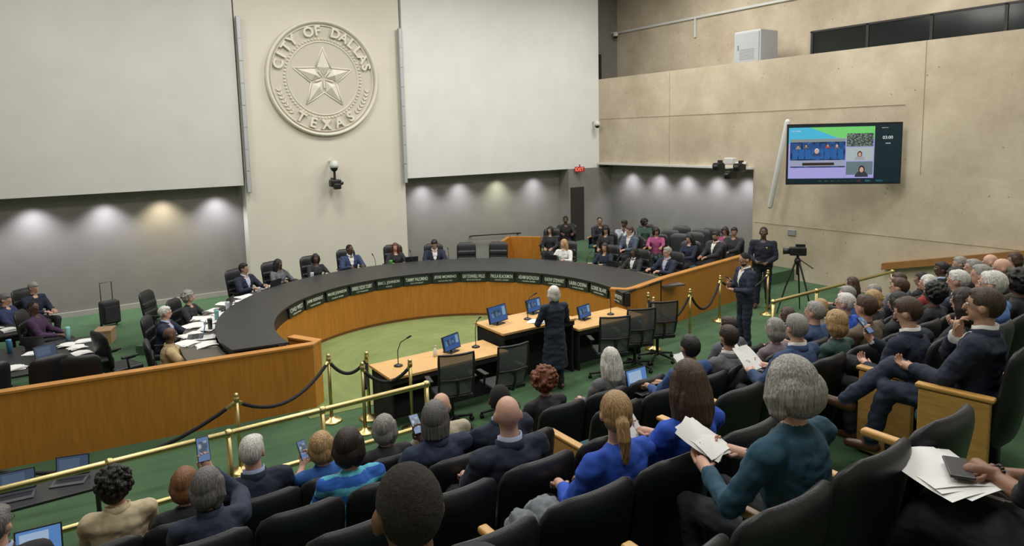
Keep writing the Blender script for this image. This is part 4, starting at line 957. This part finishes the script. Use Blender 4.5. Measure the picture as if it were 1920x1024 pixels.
def tumbler(loc,c,h=.2):
    bm=new_bm(); lathe(bm,[(.001,0),(.034,0),(.040,h*.9),(.040,h),(.001,h)],0,16); ob('tumbler',bm_mesh(bm,'tumbler',[mat('tumbler_%d'%int(c[0]*100+c[2]*10),c,.3,bump=.01)]),loc,label='drink tumbler standing on desk',cat='tumbler')
for t,c in ((163,(.03,.03,.03)),(155,(.2,.45,.4)),(147,(.5,.55,.6)),(131,(.5,.5,.5)),(83,(.1,.4,.08)),(110,(.6,.6,.6))):
    a=math.radians(t); p=arcpt(OC,OR_+.1,a); tumbler((p.x,p.y,.90),c)
tumbler((.1,13.6,.755),(.25,.5,.5),.24); tumbler((-.7,13.4,.755),(.05,.2,.4),.22)
for x,y,a in ((.35,15.4,.2),(.75,16.1,-.3)):
    e=empty('document_box',(x,y,0),a,'brown cardboard document box with lid on floor','box','document boxes by the staff tables')
    bm=new_bm(); box(bm,(0,0,.13),(.32,.40,.26),0,.004); ob('body',bm_mesh(bm,'body',[mat('cardboard',(.36,.24,.13),.85,bump=.05,var=.08)]),parent=e)
    bm=new_bm(); box(bm,(0,0,.265),(.335,.415,.04),0,.004); ob('lid',bm_mesh(bm,'lid',[mat('cardboard',(.36,.24,.13))]),parent=e)
e=empty('rolling_suitcase',(.95,17.5,0),.3,'black rolling suitcase with handle extended by wall','suitcase')
bm=new_bm(); box(bm,(0,0,.32),(.38,.25,.52),0,.05,seg=3); box(bm,(0,-.135,.28),(.30,.03,.36),0,.012); ob('case_body',bm_mesh(bm,'case_body',[mat('black_nylon',(.015,.015,.016),.7,bump=.3,bscale=200)]),parent=e)
bm=new_bm(); tube(bm,[(-.12,.1,.56),(-.12,.1,.98),(.12,.1,.98),(.12,.1,.56)],.010,8); ob('handle',bm_mesh(bm,'handle',[BLACK]),parent=e)
for s in (-1,1):
    bm=new_bm(); rings=[[V((s*.16+q,.1+.035*math.cos(a),.036+.035*math.sin(a))) for a in [2*PI*j/14 for j in range(14)]] for q in (-.015,.015)]; loft(bm,rings); ob('wheel',bm_mesh(bm,'wheel',[BLACK]),parent=e)
bm=new_bm(); ell(bm,(0,0,.10),(.17,.14,.10)); ell(bm,(.1,.05,.18),(.10,.12,.09)); ell(bm,(-.09,-.02,.2),(.08,.1,.11)); tube(bm,[(.1,-.05,.2),(.2,0,.12),(.22,.1,.05)],[.05,.045,.04],8)
me=remesh(bm,.012,1); b3=new_bm(); b3.from_mesh(me)
for v in b3.verts: v.co+=v.normal*(.022*noise.noise(v.co*14)+.01*noise.noise(v.co*35))
for f in b3.faces: f.smooth=True
ob('crumpled_jacket',bm_mesh(b3,'crumpled_jacket',[cloth((.17,.19,.21))],False),(1.80,2.50,2.0),label='crumpled light grey jacket lying on a seat',cat='jacket')

# ------------------------------------------------------------------ stanchions, ropes, rails
def st_parts():
    b=new_bm(); lathe(b,[(.001,0),(.15,0),(.15,.015),(.13,.03),(.05,.05),(.03,.07),(.001,.07)],0,28)
    p=new_bm(); tube(p,[(0,0,.05),(0,0,.93)],.024,14,0,False)
    c=new_bm(); lathe(c,[(.001,.90),(.034,.90),(.034,.95),(.026,.955),(.031,.975),(.024,1.0),(.001,1.01)],0,18)
    return parts_of([('base',b,[BRASS],None),('post',p,[BRASS],None),('finial',c,[BRASS],None)])
ST=st_parts()
SP=[(-1.3,9.0),(1.7,8.55),(3.13,9.33),(3.38,8.69),(3.61,9.09),(3.96,8.40),(9.37,9.15),(9.17,8.82),(10.21,8.85),(11.67,9.30),(12.9,9.0)]
for x,y in SP: place('rope_stanchion',ST,(x,y,0),0,'brass stanchion post with round base','stanchion','brass rope stanchions')
def rope(a,b,za,zb,sag=.38):
    pts=[]
    for i in range(15):
        t=i/14; pts.append(V((a[0]+(b[0]-a[0])*t,a[1]+(b[1]-a[1])*t,za+(zb-za)*t-sag*4*t*(1-t))))
    e=empty('barrier_rope',pts[0],0,'black velvet rope hanging between brass stanchions','rope','velvet barrier ropes'); o=pts[0].copy()
    bm=new_bm(); tube(bm,[p-o for p in pts],.024,10); ob('rope',bm_mesh(bm,'rope',[ROPE]),parent=e)
    for q in ((0,1),(-2,-1)):
        bm=new_bm(); tube(bm,[pts[q[0]]-o,(pts[q[0]]*.5+pts[q[1]]*.5)-o] if q[0]==0 else [(pts[q[0]]*.5+pts[q[1]]*.5)-o,pts[q[1]]-o],.027,10); ob('hook_end',bm_mesh(bm,'hook_end',[BRASS]),parent=e)
for i,j,s in ((0,1,.48),(1,2,.3),(2,4,.2),(4,3,.35),(3,5,.2),(6,7,.3),(7,8,.4),(8,9,.45),(9,10,.3)): rope(SP[i],SP[j],.90,.90,s)
def rail(xs,y,z0,label):
    e=empty('brass_railing',(xs[0],y,z0),0,label,'railing'); L=xs[-1]-xs[0]
    for z in (1.0,.52):
        bm=new_bm(); tube(bm,[(0,0,z),(L,0,z)],.029,14); ob('rail',bm_mesh(bm,'rail',[BRASS]),parent=e)
    for x in xs:
        bm=new_bm(); tube(bm,[(x-xs[0],0,0),(x-xs[0],0,1.0)],.026,12,0,False); lathe(bm,[(.001,0),(.07,0),(.07,.015),(.03,.03)],0,18,(x-xs[0],0,0)); ell(bm,(x-xs[0],0,1.0),(.045,.042,.042)); ell(bm,(x-xs[0],0,.52),(.037,.037,.037)); ob('rail_post',bm_mesh(bm,'rail_post',[BRASS]),parent=e)
rail([-1.2,.25,1.22,2.12,3.30],6.6,.33,'two bar brass railing in front of seating')
rail([9.4,10.6,11.8,13.1],6.45,.33,'brass railing at the end of seating rows')
bm=new_bm(); loft(bm,[[V((16.32,8.3,.66)),V((16.49,8.3,.66)),V((16.49,8.3,.82)),V((16.32,8.3,.82))],[V((16.32,3.5,1.79)),V((16.49,3.5,1.79)),V((16.49,3.5,1.95)),V((16.32,3.5,1.95))]])
for f in bm.faces: f.smooth=False
ob('stair_handrail',bm_mesh(bm,'stair_handrail',[mat('handrail_wood',(.30,.14,.045),.45,var=.12,bump=.03)]),label='sloping brown wood handrail along concrete wall',cat='handrail')
e=empty('wood_partition',(11.1,16.7,0),.75,'orange wood partition box behind the bench','partition')
bm=new_bm(); box(bm,(0,0,.5),(1.3,.12,1.0),0,.01); ob('panel',bm_mesh(bm,'panel',[WOOD]),parent=e)
bm=new_bm(); box(bm,(.6,-.5,.5),(.1,1.0,1.0),0,.01); ob('panel',bm_mesh(bm,'panel',[WOOD]),parent=e)
bm=new_bm(); tube(bm,[(11.3,19.05,.80),(11.3,18.85,.85),(13.2,18.85,.75),(13.2,19.05,.70)],.022,8)
ob('wall_handrail',bm_mesh(bm,'wall_handrail',[BLACK]),label='thin dark handrail along the grey back wall',cat='handrail')
e=empty('video_tripod',(13.45,8.65,0),0,'black video camera on tripod beside officer','tripod')
for i in range(3):
    t=2*PI*i/3+.4; bm=new_bm(); tube(bm,[(.05*math.cos(t),.05*math.sin(t),1.15),(.25*math.cos(t),.25*math.sin(t),.6),(.42*math.cos(t),.42*math.sin(t),.02)],[.022,.018,.012],8); ob('leg',bm_mesh(bm,'leg',[BLACK]),parent=e)
bm=new_bm(); tube(bm,[(0,0,.9),(0,0,1.28)],.03,10); lathe(bm,[(.06,1.12),(.07,1.2),(.04,1.25)],0,14); tube(bm,[(0,0,1.25),(.1,-.3,1.05)],.012,6); ob('head',bm_mesh(bm,'head',[BLACK]),parent=e)
bm=new_bm(); box(bm,(0,0,1.4),(.16,.34,.18),0,.02); box(bm,(0,-.05,1.53),(.05,.2,.06),0,.01); tube(bm,[(0,.16,1.4),(0,.3,1.4)],[.06,.075],14,0,False); box(bm,(-.12,-.05,1.45),(.1,.02,.08),0,.005); ob('video_camera',bm_mesh(bm,'video_camera',[BLACK]),parent=e,rot=(0,0,.7))

# ------------------------------------------------------------------ hand-held things
def phone(p,yaw,tilt=1.1,label='smartphone held up with lit screen'):
    e=empty('smartphone',p,0,label,'phone',rot=(tilt,0,yaw))
    bm=new_bm(); box(bm,(0,0,0),(.076,.155,.009),0,.003); ob('case',bm_mesh(bm,'case',[BLACK]),parent=e)
    bm=new_bm(); box(bm,(0,0,.0055),(.068,.145,.002),0); box(bm,(0,.01,.0068),(.05,.08,.001),1); ob('screen',bm_mesh(bm,'screen',[emis('phone_scr',(.10,.16,.30),1.),emis_noise('phone_img',(.35,.38,.4),(.05,.08,.12),30,1.)]),parent=e)
def H(k,s): return HANDS[k][0][s][0]
def mid(k): return (H(k,1)+H(k,-1))/2
phone(H('b0',1)+V((0,.01,.05)),0,1.3); phone(H('a4',-1)+V((0,.02,.03)),.3,1.1); phone(H('b2',1)+V((0,.02,.03)),0,.8); phone(H('d2',1)+V((0,.02,.03)),0,.8,'dark smartphone held in hand'); phone(H('suit',1)+V((0,0,.03)),1.2,.8,'dark smartphone held in hand')
def held(k,n=3,tilt=.75,s=.9,yaw=0):
    m=mid(k); papers((m.x,m.y+.04,m.z+.03),yaw,rot=(tilt,0,0),n=n,label='white papers held in both hands',s=s)
held('e1',4,.5,.8,.3); held('d1',2,.9,.72); held('b6'); held('c1'); held('b5')
m=mid('a0'); laptop((m.x+.16,m.y+.02,m.z-.075),-.1,label='open laptop with bright screen resting on lap',sc=.85)
m=mid('b4'); laptop((m.x,m.y+.06,m.z-.075),0,label='open laptop with bright screen resting on lap',sc=.85)
papers((2.72,rowy(5)+.41,rowz(5)+.625),-.5,n=5,label='white papers resting on black dress',s=1.2)
e=empty('smartphone',(2.70,rowy(5)+.36,rowz(5)+.672),0,'black smartphone lying on papers','phone',rot=(0,0,-1.0)); bm=new_bm(); box(bm,(0,0,0),(.08,.165,.012),0,.004); ob('case',bm_mesh(bm,'case',[BLACK]),parent=e)

# ------------------------------------------------------------------ lights
def area(loc,size,power,col=(1,.975,.93),rot=(0,0,0)):
    l=bpy.data.lights.new('ceiling_light','AREA'); l.shape='RECTANGLE'; l.size=size[0]; l.size_y=size[1]; l.energy=power; l.color=col
    o=bpy.data.objects.new('ceiling_light',l); COL.objects.link(o); o.location=loc; o.rotation_euler=rot
for x in (0,5,10,15):
    for y in (1.5,8,14): area((x,y,9.3),(2.0,2.0),(150 if y<5 else (225 if y<10 else 265))*(.88 if x==0 else 1.))
def spot(loc,rot,power,ang,col,blend=.6,sz=.04):
    l=bpy.data.lights.new('wall_or_well_spot','SPOT'); l.energy=power; l.spot_size=math.radians(ang); l.spot_blend=blend; l.color=col; l.shadow_soft_size=sz
    o=bpy.data.objects.new('wall_or_well_spot',l); COL.objects.link(o); o.location=loc; o.rotation_euler=rot
LAV=(.88,.88,1.0); WRM=(1,.88,.62)
for x,c in ((-.30,LAV),(1.12,LAV),(2.35,WRM),(3.62,LAV),(9.62,LAV),(10.95,LAV),(12.4,(.95,1,.75)),(13.9,LAV),(-1.7,LAV),(-3.1,LAV)): spot((x,18.66,2.83),(math.radians(6),0,0),135,112,c,1.,.08)
for y in (17.4,16.1,14.9,13.7,12.6): spot((16.66,y,2.86),(0,math.radians(-6),0),100,112,LAV,1.,.08)
spot((6,10.5,9.2),(0,0,0),800,46,(1,.97,.87),.4,.5)  # unseen overhead spot added to brighten the well floor; washes no wall
w=bpy.data.worlds.new('world'); bpy.context.scene.world=w; w.use_nodes=True; w.node_tree.nodes['Background'].inputs[0].default_value=(.8,.85,.9,1); w.node_tree.nodes['Background'].inputs[1].default_value=.3
# ------------------------------------------------------------------ camera
cd=bpy.data.cameras.new('camera'); co=bpy.data.objects.new('camera',cd); COL.objects.link(co); bpy.context.scene.camera=co
cd.sensor_width=36; cd.lens=24; cd.shift_y=-105/1920; cd.clip_start=.05
R=Matrix.Rotation(math.radians(55.7-90),4,'Z')@Matrix.Rotation(math.radians(90-6.8),4,'X')@Matrix.Rotation(math.radians(-1.27),4,'Z')
co.matrix_world=Matrix.Translation((0,0,4.05))@R
bpy.context.scene.view_settings.view_transform='Standard'
